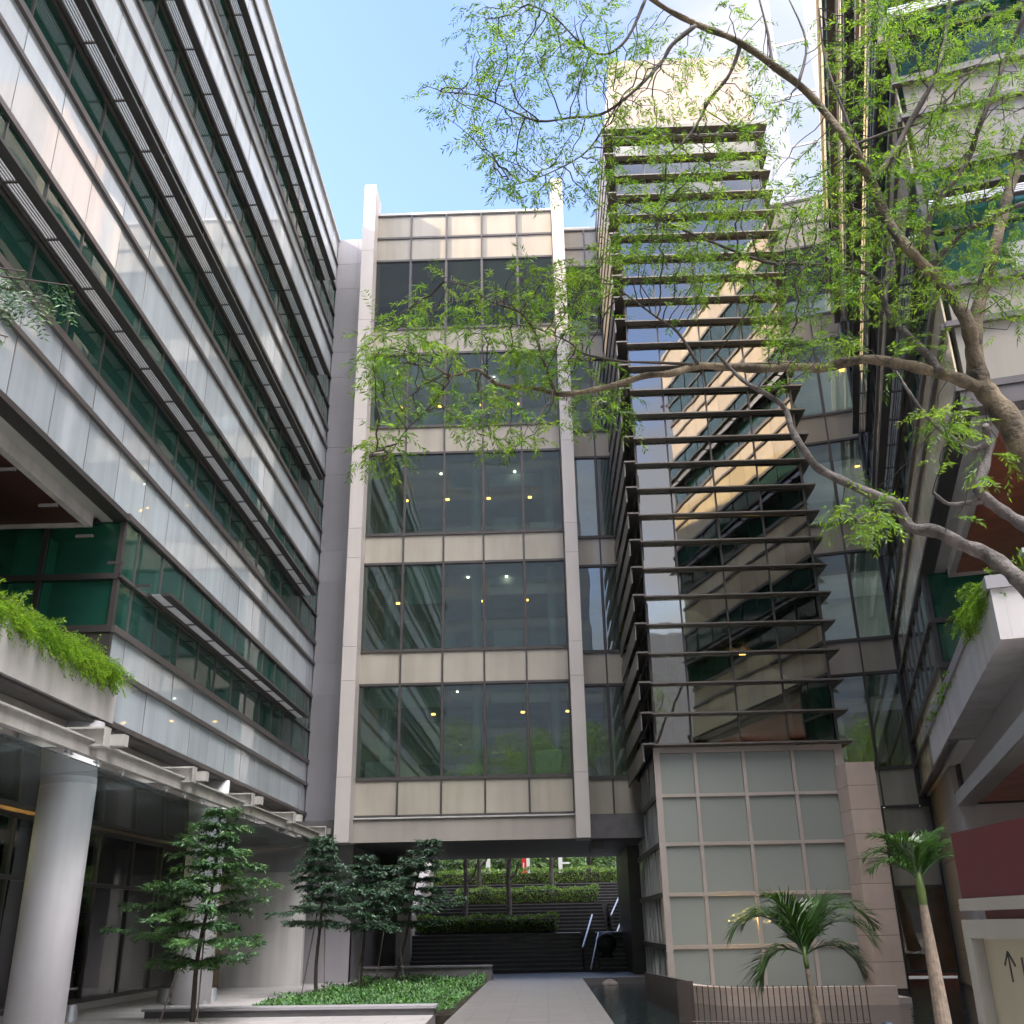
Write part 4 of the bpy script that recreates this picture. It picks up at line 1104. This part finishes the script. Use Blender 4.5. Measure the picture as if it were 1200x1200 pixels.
ferns('trailing_fern', 'pale green feathery fern on the near corner of the stone coped terrace trough',
      lambda r: PR(r.uniform(-12.9, -10.6), r.uniform(-.6, .0), 6.1), 420, 6, (.45, .9), .34, lambda r: -E2 * r.uniform(.1, .7) + E1 * r.uniform(-.3, .6))
ferns('trailing_plant', 'small sparse plants peeping over the far part of the stone coped terrace trough',
      lambda r: PR(r.uniform(-7.5, -.5), r.uniform(-.3, .02), 6.1), 130, 8, (.25, .5), .3, lambda r: -E2 * r.uniform(.1, .6) + E1 * r.uniform(-.3, .3))

# palms
def palm(x, y, z0, zc, label, seed, fr, L_, tr_, lean=(0, 0)):
    rr = random.Random(seed)
    t = thing('palm_tree', label, 'palm', (x, y, z0), 'small palms by the pond')
    c_ = Vector((x + lean[0], y + lean[1], zc))
    b_ = Vector((x, y, z0))
    m = MB(); m.tube([b_, b_.lerp(c_, .3), b_.lerp(c_, .6), b_.lerp(c_, .9)], [tr_, tr_ * .85, tr_ * .66, tr_ * .42], 14); m.build('trunk', MT['palmbark'], t)
    m = MB(); m.tube([b_.lerp(c_, .88), b_.lerp(c_, .96), c_, c_ + Vector((0, 0, .18))], [tr_ * .44, tr_ * .5, tr_ * .45, tr_ * .25], 12); m.build('crownshaft', MT['palmgreen'], t, smooth=True)
    for i, (az, el, lf, droop) in enumerate(fr):
        m = MB(); d = Vector((math.cos(az) * math.cos(el), math.sin(az) * math.cos(el), math.sin(el)))
        side = Vector((-math.sin(az), math.cos(az), 0))
        p = c_.copy() + Vector((0, 0, .05)); q = []; n = 30; step = L_ * lf / n
        for s in range(n + 1):
            q.append((p.copy(), d.copy())); p = p + d * step
            d = (d + Vector((0, 0, -droop * (.3 + s / n) / n * 3))).normalized()
        m.tube([a_[0] for a_ in q], [.016 * (1 - .85 * k / n) for k in range(n + 1)], 5)
        for s in range(4, n + 1):
            f = s / n; ll = L_ * .58 * (math.sin(math.pi * min(.12 + f * .86, 1)) ** .6) * (1.05 if s < n else .9)
            for sub in (0, .5):
              for sg in (-1, 1):
                pp_, dd = q[s]
                pp_ = pp_ - dd * (step * sub)
                up = side.cross(dd) * -1
                if up.z < 0: up = -up
                v = (side * sg * rr.uniform(.75, 1.0) + dd * rr.uniform(.75, 1.15) + up * rr.uniform(.05, .4)).normalized()
                w_ = .0135 * L_ / 1.2 * rr.uniform(.8, 1.2)
                wd_ = v.cross(up).normalized()
                a1 = pp_; a2 = pp_ + v * ll * .5 + Vector((0, 0, -.06 * ll)); dr = rr.uniform(.08, .42); a3 = pp_ + v * ll * .9 + Vector((0, 0, -dr * ll))
                o = len(m.v)
                m.v += [a1 - wd_ * w_ * .5, a1 + wd_ * w_ * .5, a2 + wd_ * w_, a2 - wd_ * w_, a3 + wd_ * w_ * .1]
                m.f += [(o, o + 1, o + 2, o + 3), (o + 3, o + 2, o + 4)]
        m.build('frond', MT['palm'], t, fix=False)
palm(4.40, 18.5, -.25, 1.02, 'nearer small palm with arching fronds in front of the frosted base', 31,
     [(R(178), R(62), 1.12, 1.25), (R(160), R(68), .95, 1.2), (R(2), R(66), 1.2, 1.3), (R(-18), R(60), 1.05, 1.35), (R(20), R(76), .8, .9), (R(185), R(30), .72, 1.3), (R(-5), R(34), .80, 1.2), (R(90), R(78), .6, .7), (R(200), R(78), .8, .9)], 1.42, .085, (-.1, 0))
palm(4.85, 14.0, -.1, 2.02, 'slender palm with a pale mottled trunk beside the dark lobby glass', 32,
     [(R(178), R(58), 1.0, .9), (R(165), R(70), 1.0, .8), (R(190), R(46), .9, .8), (R(0), R(62), .95, .7), (R(15), R(74), .9, .7), (R(-20), R(52), .9, .8), (R(90), R(76), .7, .6), (R(270), R(74), .6, .6), (R(200), R(75), .8, .8)], .82, .115, (-.02, 0))

# pond furniture
t = thing('metal_panel', 'dark brown tapering metal sheet wall standing in the pond', 'panel wall', (2.7, 25, -.2))
m = MB(); a = [Vector((2.80, 22.2, -.25)), Vector((2.80, 22.2, .53)), Vector((2.58, 29.4, .42)), Vector((2.58, 29.4, -.25))]
b = [p + Vector((.06, 0, 0)) for p in a]
m.add(a + b, [(0, 1, 2, 3), (7, 6, 5, 4), (0, 4, 5, 1), (1, 5, 6, 2), (2, 6, 7, 3), (3, 7, 4, 0)]); m.build('sheet', MT['rust'], t)
m = MB(); m.box(PW, 2.56, 2.88, 22.15, 22.196, -.25, .54); m.build('end_plate', MT['rust'], t)
t = thing('fence', 'low bronze picket fence with thin upright bars along the pond', 'fence', (4.2, 20.6, -.2))
m = MB(); n = 30
for i in range(n):
    f = i / (n - 1); x = 2.72 + f * 3.05; y = 21.3 - f * .9
    m.tube([(x, y, -.22), (x, y, .50 + .01 * math.sin(i * 5))], .011, 6)
m.build('picket_frame', MT['fence'], t)
m = MB(); m.tube([(2.70, 21.3, -.12), (5.80, 20.4, -.12)], .014, 6); m.build('rail', MT['fence'], t)
t = thing('stone_kerb', 'curved pale pink stone kerb edging the pond below the frosted base', 'kerb', (5, 27, -.2))
m = MB(); cv = []
for k in range(9):
    a_ = math.pi / 2 * k / 8
    cv.append((4.6 - 1.25 * math.cos(math.pi / 2 - a_) if False else 3.35 + 1.4 * (1 - math.cos(a_)), 29.2 - 3.2 * math.sin(a_)))
cv += [(6.0, 25.95), (8.0, 25.75)]
for (z0, z1, w_) in ((-.25, .02, .38), (.024, .19, .26)):
    for (x, y), (x2, y2) in zip(cv, cv[1:]):
        d = Vector((x2 - x, y2 - y, 0)).normalized(); s_ = Vector((-d.y, d.x, 0)) * w_
        m.prism([(x, y, z0), (x2 - d.x * .004, y2 - d.y * .004, z0), (x2 + s_.x - d.x * .004, y2 + s_.y - d.y * .004, z0), (x + s_.x, y + s_.y, z0)], z1 - z0)
m.build('coping_edging', MT['pink'], t)
m = MB(); m.prism([(3.4, 29.2, -.2), (4.75, 26.3, -.2), (8.4, 26.1, -.2), (8.4, 29.9, -.2), (3.4, 29.9, -.2)], .12); m.build('plinth', MT['taupe'], t)
for (px, py, s_, lab) in ((655, 1152, .30, 'pale boulder at the far corner of the pond'), (757, 1150, .32, 'pinkish boulder beside the dark metal sheet')):
    p = atZ(px + (60 if px == 655 else 0), py, -.15)
    rr = random.Random(px); bm = bmesh.new(); bmesh.ops.create_icosphere(bm, subdivisions=3, radius=s_)
    for v in bm.verts:
        q = v.co.normalized()
        v.co *= 1 + .18 * math.sin(q.x * 4 + px) * math.cos(q.y * 3.3) + rr.uniform(-.02, .02); v.co.z *= .45
    me = bpy.data.meshes.new('boulder'); bm.to_mesh(me); bm.free()
    me.materials.append(MT['stoneboulder'] if 'stoneboulder' in MT else MT.setdefault('stoneboulder', mat('pale_boulder', (.26, .225, .205), .7, var=.2, scale=5, bump=.01, bscale=12)))
    for f in me.polygons: f.use_smooth = True
    o = bpy.data.objects.new('boulder', me); COL.objects.link(o); o.location = (p.x, p.y, -.18)
    tag(o, lab, 'boulder', 'boulders in the pond')

# sign
t = thing('direction_sign', 'red and beige direction sign board with a black arrow at the frame edge', 'sign', (2.8, 5.6, 0))
SX = 2.80
m = MB(); m.box(PW, SX - .05, SX + .05, 4.2, 7.22, 1.72, 2.13); m.build('header_panel', MT['red'], t)
m = MB(); m.box(PW, SX - .075, SX + .075, 4.2, 7.22, 1.645, 1.717); m.build('header_rail', MT['signgrey'], t)
m = MB(); m.box(PW, SX - .03, SX + .03, 4.3, 6.93, 1.592, 1.643); m.build('neck', MT['red'], t)
m = MB()
m.box(PW, SX - .08, SX + .08, 4.2, 7.22, 1.48, 1.59); m.box(PW, SX - .08, SX + .08, 7.10, 7.22, .2, 1.478)
m.box(PW, SX - .08, SX + .08, 4.2, 7.098, .2, .34); m.build('board_frame', MT['signgrey'], t)
m = MB(); m.box(PW, SX - .005, SX + .03, 4.2, 7.098, .342, 1.478); m.build('board_face', MT['signbeige'], t)
def stroke(m, pts, w_):
    for (y0, z0), (y1, z1) in zip(pts, pts[1:]):
        d = Vector((0, y1 - y0, z1 - z0)).normalized(); s_ = Vector((0, -d.z, d.y)) * w_ / 2
        a = [Vector((SX - .009, y0, z0)) - s_, Vector((SX - .009, y1, z1)) - s_, Vector((SX - .009, y1, z1)) + s_, Vector((SX - .009, y0, z0)) + s_]
        b = [p + Vector((.003, 0, 0)) for p in a]
        m.add(a + b, [(0, 1, 2, 3), (7, 6, 5, 4), (0, 4, 5, 1), (1, 5, 6, 2), (2, 6, 7, 3), (3, 7, 4, 0)])
m = MB(); ya = 6.76
stroke(m, [(ya, 1.24), (ya, 1.40)], .016); stroke(m, [(ya + .075, 1.33), (ya, 1.405), (ya - .075, 1.33)], .016); m.build('arrow', MT['ink'], t)
m = MB(); yb = 6.58
stroke(m, [(yb, 1.28), (yb, 1.38)], .018); stroke(m, [(yb - .09, 1.28), (yb - .09, 1.38)], .018); stroke(m, [(yb - .009, 1.33), (yb - .081, 1.33)], .016); m.build('letter', MT['ink'], t)
for y in (7.0, 4.6):
    m = MB(); m.box(PW, SX - .04, SX + .04, y - .05, y + .05, -.06, .199); m.build('leg', MT['signgrey'], t)

# bollard
t = thing('bollard', 'dark navy dome topped bollard below the pink pillar', 'bollard', (2.68, 9, -.05))
m = MB(); pts = [(2.68, 9, -.05), (2.68, 9, .70)]; rad = [.105, .105]
for k in range(1, 7):
    a_ = math.pi / 2 * k / 6; pts.append((2.68, 9, .70 + .16 * math.sin(a_))); rad.append(max(.105 * math.cos(a_) + .0, .004))
m.tube(pts, rad, 24); m.build('post', MT['navy'], t, smooth=True)
m = MB(); m.tube([(2.68, 9, -.045), (2.68, 9, .0)], .15, 24); m.build('base', MT['dark'], t)

# ------------------------------------------------------------------ the big tree
TREE = []      # (points, radii)
def limb(pp, Y0, Y1, r0, r1):
    """polyline traced on the photo, given a real depth running from Y0 to Y1"""
    n = len(pp); pts = []
    for i, (x, y) in enumerate(pp):
        f = i / max(n - 1, 1)
        pts.append(atY(x, y, Y0 + (Y1 - Y0) * f + .12 * min(i / 5, 1) * (0 if n < 8 and r0 > .15 else 1) * math.sin(i * 1.9 + pp[0][0])))
    # Catmull-Rom refine
    q = []
    for i in range(n - 1):
        p0, p1, p2, p3 = pts[max(i - 1, 0)], pts[i], pts[i + 1], pts[min(i + 2, n - 1)]
        for s in range(4):
            u = s / 4
            q.append(.5 * ((2 * p1) + (p2 - p0) * u + (2 * p0 - 5 * p1 + 4 * p2 - p3) * u * u + (3 * p1 - p0 - 3 * p2 + p3) * u ** 3))
    q.append(pts[-1])
    rad = [r0 + (r1 - r0) * (k / (len(q) - 1)) ** .8 for k in range(len(q))]
    rad = [r_ * (1 + .09 * math.sin(k * 1.7 + pp[0][1]) + .06 * math.sin(k * .7)) for k, r_ in enumerate(rad)]
    TREE.append((q, rad)); return q
D0 = 9.5
limb([(1260, 690), (1235, 600), (1205, 535), (1180, 490), (1158, 462), (1146, 442), (1141, 408)], 9.4, D0, .18, .09)
limb([(1162, 468), (1147, 442), (1140, 408), (1133, 376), (1118, 352), (1100, 330), (1072, 300), (1042, 262), (1022, 215), (1003, 180), (985, 155), (948, 110), (905, 76), (862, 47), (820, 30), (780, 10), (745, -15), (700, -40)], D0, 8.6, .088, .026)
limb([(1163, 469), (1149, 442), (1143, 408), (1144, 374), (1152, 340), (1162, 305), (1175, 252), (1188, 205), (1203, 165), (1222, 110), (1240, 40)], D0, 9.9, .085, .055)
limb([(1148, 455), (1120, 443), (1095, 436), (1062, 428), (1012, 421), (965, 431), (935, 430), (890, 432), (848, 430), (818, 429), (785, 438), (758, 440), (725, 450), (690, 458), (656, 462), (627, 455), (587, 452), (571, 441), (557, 433), (528, 440), (505, 425)], 9.45, 9.0, .07, .012)
limb([(818, 427), (794, 389), (770, 372), (740, 350), (715, 330)], 9.2, 9.5, .02, .006)
limb([(812, 427), (770, 425), (725, 423), (683, 414), (667, 401), (629, 385), (600, 380)], 9.2, 9.0, .018, .006)
limb([(650, 460), (646, 448), (635, 417), (627, 391), (613, 369), (597, 361), (571, 351), (549, 335), (520, 330)], 9.05, 8.8, .022, .006)
limb([(530, 441), (507, 473), (477, 503), (465, 520), (450, 540)], 9.0, 9.0, .012, .005)
limb([(1240, 720), (1200, 686), (1183, 669), (1155, 649), (1127, 638), (1098, 623), (1067, 618), (1050, 592), (1019, 578), (982, 561), (957, 547), (942, 527), (928, 504), (920, 479), (900, 463), (875, 449), (858, 434), (840, 415)], 8.6, 9.2, .085, .016)
limb([(1235, 635), (1200, 615), (1178, 601), (1155, 584), (1146, 572), (1155, 544), (1158, 519), (1155, 499)], 8.9, 8.9, .07, .035)
limb([(1158, 516), (1141, 527), (1115, 513), (1098, 499), (1081, 482), (1061, 453), (1050, 435)], 8.9, 9.0, .034, .012)
limb([(1150, 588), (1130, 590), (1110, 590), (1093, 577)], 8.9, 8.8, .028, .016)
limb([(1055, 592), (1040, 605), (1020, 612), (1000, 605)], 8.9, 8.8, .02, .008)
limb([(1100, 436), (1088, 418), (1073, 402), (1053, 383), (1039, 363), (1033, 338), (1047, 313), (1040, 280), (1022, 238)], 9.4, 9.6, .055, .02)
limb([(1034, 338), (1013, 320), (973, 312), (930, 309), (900, 308), (850, 290), (790, 265), (755, 248), (720, 235)], 9.5, 9.3, .03, .008)
limb([(1022, 213), (1043, 187), (1063, 150), (1080, 120), (1097, 87), (1107, 47), (1113, 0), (1118, -40)], 9.1, 9.4, .042, .02)
limb([(1077, 300), (1093, 247), (1117, 213), (1137, 180), (1147, 150), (1163, 110), (1177, 73), (1197, 27), (1210, -20)], 9.4, 9.0, .044, .022)
limb([(1020, 212), (1000, 160), (977, 100), (965, 60), (960, 10)], 9.1, 9.4, .024, .01)
limb([(1087, 318), (1117, 283), (1147, 263), (1187, 243), (1215, 235)], 9.4, 9.0, .034, .024)
limb([(815, 30), (788, 52), (776, 72), (756, 94), (732, 116), (704, 134), (668, 138), (632, 142), (600, 130), (560, 112), (520, 108)], 8.75, 8.5, .028, .006)
limb([(868, 50), (863, 68), (852, 92), (832, 116), (820, 140), (800, 168), (782, 184), (780, 220), (772, 262)], 8.8, 9.1, .026, .007)
limb([(756, 0), (735, 45), (708, 64), (680, 50), (650, 20), (620, 5)], 8.65, 8.6, .02, .008)
limb([(1000, 170), (1040, 155), (1085, 140), (1130, 95), (1160, 60)], 9.2, 9.5, .02, .008)
limb([(720, 128), (690, 175), (650, 200), (610, 215)], 8.6, 8.6, .012, .005)
limb([(905, 76), (900, 40), (890, 0)], 8.8, 9.0, .02, .012)
limb([(935, 100), (945, 50), (925, 0)], 8.8, 9.2, .018, .01)
# trunk down to the ground outside the frame
base = TREE[0][0][0]
TREE.append(([Vector((base.x + .75, base.y + .1, -.05)), Vector((base.x + .6, base.y + .05, .8)), Vector((base.x + .4, base.y, base.z * .6)), base.copy(), TREE[0][0][3]], [.36, .29, .25, .21, .19]))
TREE.append(([Vector((base.x + .40, base.y, base.z * .62)), TREE[8][0][0], TREE[8][0][2]], [.16, .10, .085]))
TREE.append(([Vector((base.x + .42, base.y, base.z * .66)), TREE[9][0][0], TREE[9][0][2]], [.13, .08, .07]))

big = thing('pinnate_tree', 'large spreading tree with bright feathery leaves and pale mottled forking limbs', 'tree', (base.x + .75, base.y + .1, -.05))
for i, (q, rad) in enumerate(TREE):
    m = MB(); m.tube(q, rad, 12 if max(rad) > .05 else 8)
    thick = max(rad) > .05
    m.build('trunk' if i == len(TREE) - 3 else 'limb', MT['barkgrey'] if i in (8, 9, 10, 11, 13) else (MT['bark'] if thick else MT['twig']), big, smooth=True)

# foliage regions traced from the photo: centre, radii, number of attractors, depth
REG = [(560, 405, 150, 62, 150, 9.0), (640, 335, 75, 32, 60, 9.0), (470, 420, 60, 45, 55, 9.0), (560, 470, 120, 26, 55, 9.0), (445, 528, 32, 28, 22, 9.0),
       (582, 515, 42, 20, 14, 9.0), (700, 480, 45, 35, 26, 9.1), (690, 345, 40, 40, 22, 9.1), (660, 420, 60, 30, 30, 9.0), (530, 350, 50, 30, 22, 9.0),
       (570, 108, 85, 34, 62, 8.5), (600, 55, 60, 45, 52, 8.6), (640, 200, 80, 42, 50, 8.6), (625, 10, 85, 30, 50, 8.6), (700, 50, 60, 45, 45, 8.6), (690, 120, 45, 50, 28, 8.6),
       (600, 165, 50, 25, 18, 8.5), (775, 110, 75, 65, 48, 8.8), (780, 190, 75, 45, 50, 9.0), (800, 270, 95, 55, 120, 9.2), (860, 320, 70, 45, 60, 9.3), (740, 270, 45, 55, 30, 9.2),
       (870, 190, 50, 50, 36, 9.0), (930, 350, 60, 55, 55, 9.4), (965, 285, 50, 60, 55, 9.4), (930, 250, 40, 50, 18, 9.4), (830, 40, 60, 40, 16, 8.8), (905, 110, 40, 70, 18, 9.0),
       (1060, 110, 75, 120, 130, 9.4), (1150, 110, 65, 110, 120, 9.3), (1030, 300, 60, 65, 80, 9.5), (1105, 270, 75, 75, 100, 9.3), (1180, 320, 40, 80, 45, 9.6), (1010, 40, 50, 60, 40, 9.4),
       (1100, 30, 100, 40, 60, 9.4), (990, 200, 35, 70, 35, 9.3), (1120, 190, 60, 40, 50, 9.4), (1005, 600, 38, 30, 30, 8.8), (1112, 492, 36, 20, 18, 9.0), (960, 402, 55, 22, 22, 9.3), (1165, 545, 20, 15, 6, 8.9),
       (1075, 405, 30, 15, 8, 9.4)]
rr = random.Random(77)
att = []
for (cx, cy, rx, ry, n, Y) in REG:
    for i in range(n):
        a_ = rr.uniform(0, 6.283); q = rr.random() ** .5
        x, y = cx + math.cos(a_) * rx * q, cy + math.sin(a_) * ry * q
        att.append(atY(x, y, Y + rr.gauss(0, .45)))
# space colonisation: twigs grow from the limbs to the foliage
nodes = []; par = []
for q, rad in TREE:
    for i, p in enumerate(q):
        if rad[i] < .075: nodes.append(p.copy()); par.append(-1)
n_root = len(nodes)
STEP = .11
alive = list(range(len(att)))
for it in range(45):
    kd = kdtree.KDTree(len(nodes))
    for i, p in enumerate(nodes): kd.insert(p, i)
    kd.balance()
    pull = {}; nxt = []
    for a_ in alive:
        _, i, d = kd.find(att[a_])
        if d < .14: continue
        nxt.append(a_)
        pull.setdefault(i, Vector((0, 0, 0))); pull[i] += (att[a_] - nodes[i]).normalized()
    alive = nxt
    if not alive: break
    for i, v in pull.items():
        if v.length < 1e-6: v = rvec(rr)
        d = (v.normalized() + rvec(rr) * .28).normalized()
        q_ = nodes[i] + d * STEP
        if kd.find(q_)[2] < .05: continue
        nodes.append(q_); par.append(i)
kids = [0] * len(nodes)
for i in range(n_root, len(nodes)): kids[par[i]] += 1
wgt = [1] * len(nodes)
for i in range(len(nodes) - 1, n_root - 1, -1): wgt[par[i]] += wgt[i] if par[i] >= 0 else 0
m = MB()
for i in range(n_root, len(nodes)):
    r1 = min(.0028 * wgt[i] ** .45, .016)
    r0 = min(.0028 * (wgt[i] + 1) ** .45, .016)
    m.tube([nodes[par[i]], nodes[i]], [r0, r1], 4, cap=False)
m.build('twig_spray', MT['twig'], big)
lf = MB()
def spray(p, d):
    """bipinnate leaf: drooping rachis with opposite narrow leaflets"""
    L_ = rr.uniform(.18, .34); n = rr.randint(7, 11); q = p.copy(); d = d.normalized()
    for s in range(n):
        q = q + d * (L_ / n); d = (d + Vector((0, 0, -.09))).normalized()
        side = d.cross(Vector((rr.uniform(-.5, .5), rr.uniform(-.5, .5), 1))).normalized()
        for sg in (-1, 1):
            v = (side * sg * .8 + d * rr.uniform(.5, .9) + Vector((0, 0, rr.uniform(-.5, .1)))).normalized()
            wv = v.cross(rvec(rr)).normalized()
            leafq(lf, q, v, wv, rr.uniform(.05, .088), rr.uniform(.012, .018))
for i in range(n_root, len(nodes)):
    dirn = nodes[i] - nodes[par[i]]
    k = 2 if kids[i] == 0 else (1 if rr.random() < .30 and wgt[i] < 10 else 0)
    for _ in range(k):
        h = rvec(rr, .5); spray(nodes[i], dirn.normalized() * .6 + h * .9 + Vector((0, 0, -.15)))
for a_ in att:
    if rr.random() < .55: spray(a_, rvec(rr, .5) + Vector((0, 0, -.1)))
lf.build('crown', MT['leaf'], big, fix=False)

# neighbouring tree whose leafy branch reaches in at the edge
nt_ = thing('pinnate_tree', 'dark leafy branch tip of another tree hanging before the sunshades', 'tree', (-6.6, 4.6, 0))
m = MB(); tp = atY(70, 320, 7.0); t0 = Vector((-6.6, 4.6, 0))
m.tube([t0, t0 + Vector((.1, .1, 2.5)), t0 + Vector((.3, .3, 5.2))], [.14, .11, .08], 10); m.build('trunk', MT['barkgrey'], nt_)
m = MB(); lf2 = MB(); rr = random.Random(9)
st = t0 + Vector((.3, .3, 5.2))
for tgt in ((85, 335, 7.0), (30, 318, 6.8), (10, 395, 6.6), (50, 345, 6.9)):
    e = atY(*tgt); mid = st.lerp(e, .6) + Vector((0, 0, .25)); qs = [st, st.lerp(mid, .6) + Vector((0, 0, .15)), mid, e]
    m.tube(qs, [.04, .025, .015, .005], 6)
    for s in range(26):
        p = mid.lerp(e, s / 25); d = Vector((rr.uniform(-.4, .5), rr.uniform(-.4, .4), -.55)).normalized(); q = p.copy()
        for j in range(11):
            q = q + d * .035; d = (d + Vector((0, 0, -.05))).normalized(); sd_ = d.cross(rvec(rr)).normalized()
            for sg in (-1, 1): leafq(lf2, q, (sd_ * sg + d * .35).normalized(), d, rr.uniform(.05, .075), .017)
m.build('limb', MT['twig'], nt_); lf2.build('crown', MT['leafdk'], nt_, fix=False)

# ------------------------------------------------------------------ the plaza behind the camera, seen mirrored in the glass
bb = thing('office_building', 'pale office block across the plaza seen only mirrored in the glass', 'office building', (0, -48, 0))
m = MB(); m.box(PW, -24, 7.5, -60, -42, 0, 92); m.box(PW, 7.6, 30, -60, -43, 0, 30); m.build('wall', MT['white'], bb)
for k in range(19):
    m = MB(); m.box(PW, -23, 7.4, -41.95, -41.9, 2 + k * 4, 4.8 + k * 4); m.build('ribbon_window', MT['grey'], bb)
for i, x in enumerate((-6.4, -1.5, 4.5)):
    street_tree(x, -8 - (i % 2) * 3, -.05, 16, 4.6, 'tall plaza tree showing only as green mirrored in the glass', 90 + i, 6000, 'hedge', 'plaza trees mirrored in the glass')

# ------------------------------------------------------------------ render settings
scene.view_settings.view_transform = 'Standard'
scene.view_settings.look = 'None'
scene.view_settings.exposure = 2.88
scene.view_settings.gamma = 1
scene.render.engine = 'CYCLES'
cy = scene.cycles
cy.max_bounces = 9; cy.diffuse_bounces = 4; cy.glossy_bounces = 5; cy.transmission_bounces = 6; cy.transparent_max_bounces = 20
cy.caustics_reflective = False; cy.caustics_refractive = False
cy.sample_clamp_indirect = 6
cy.use_denoising = True
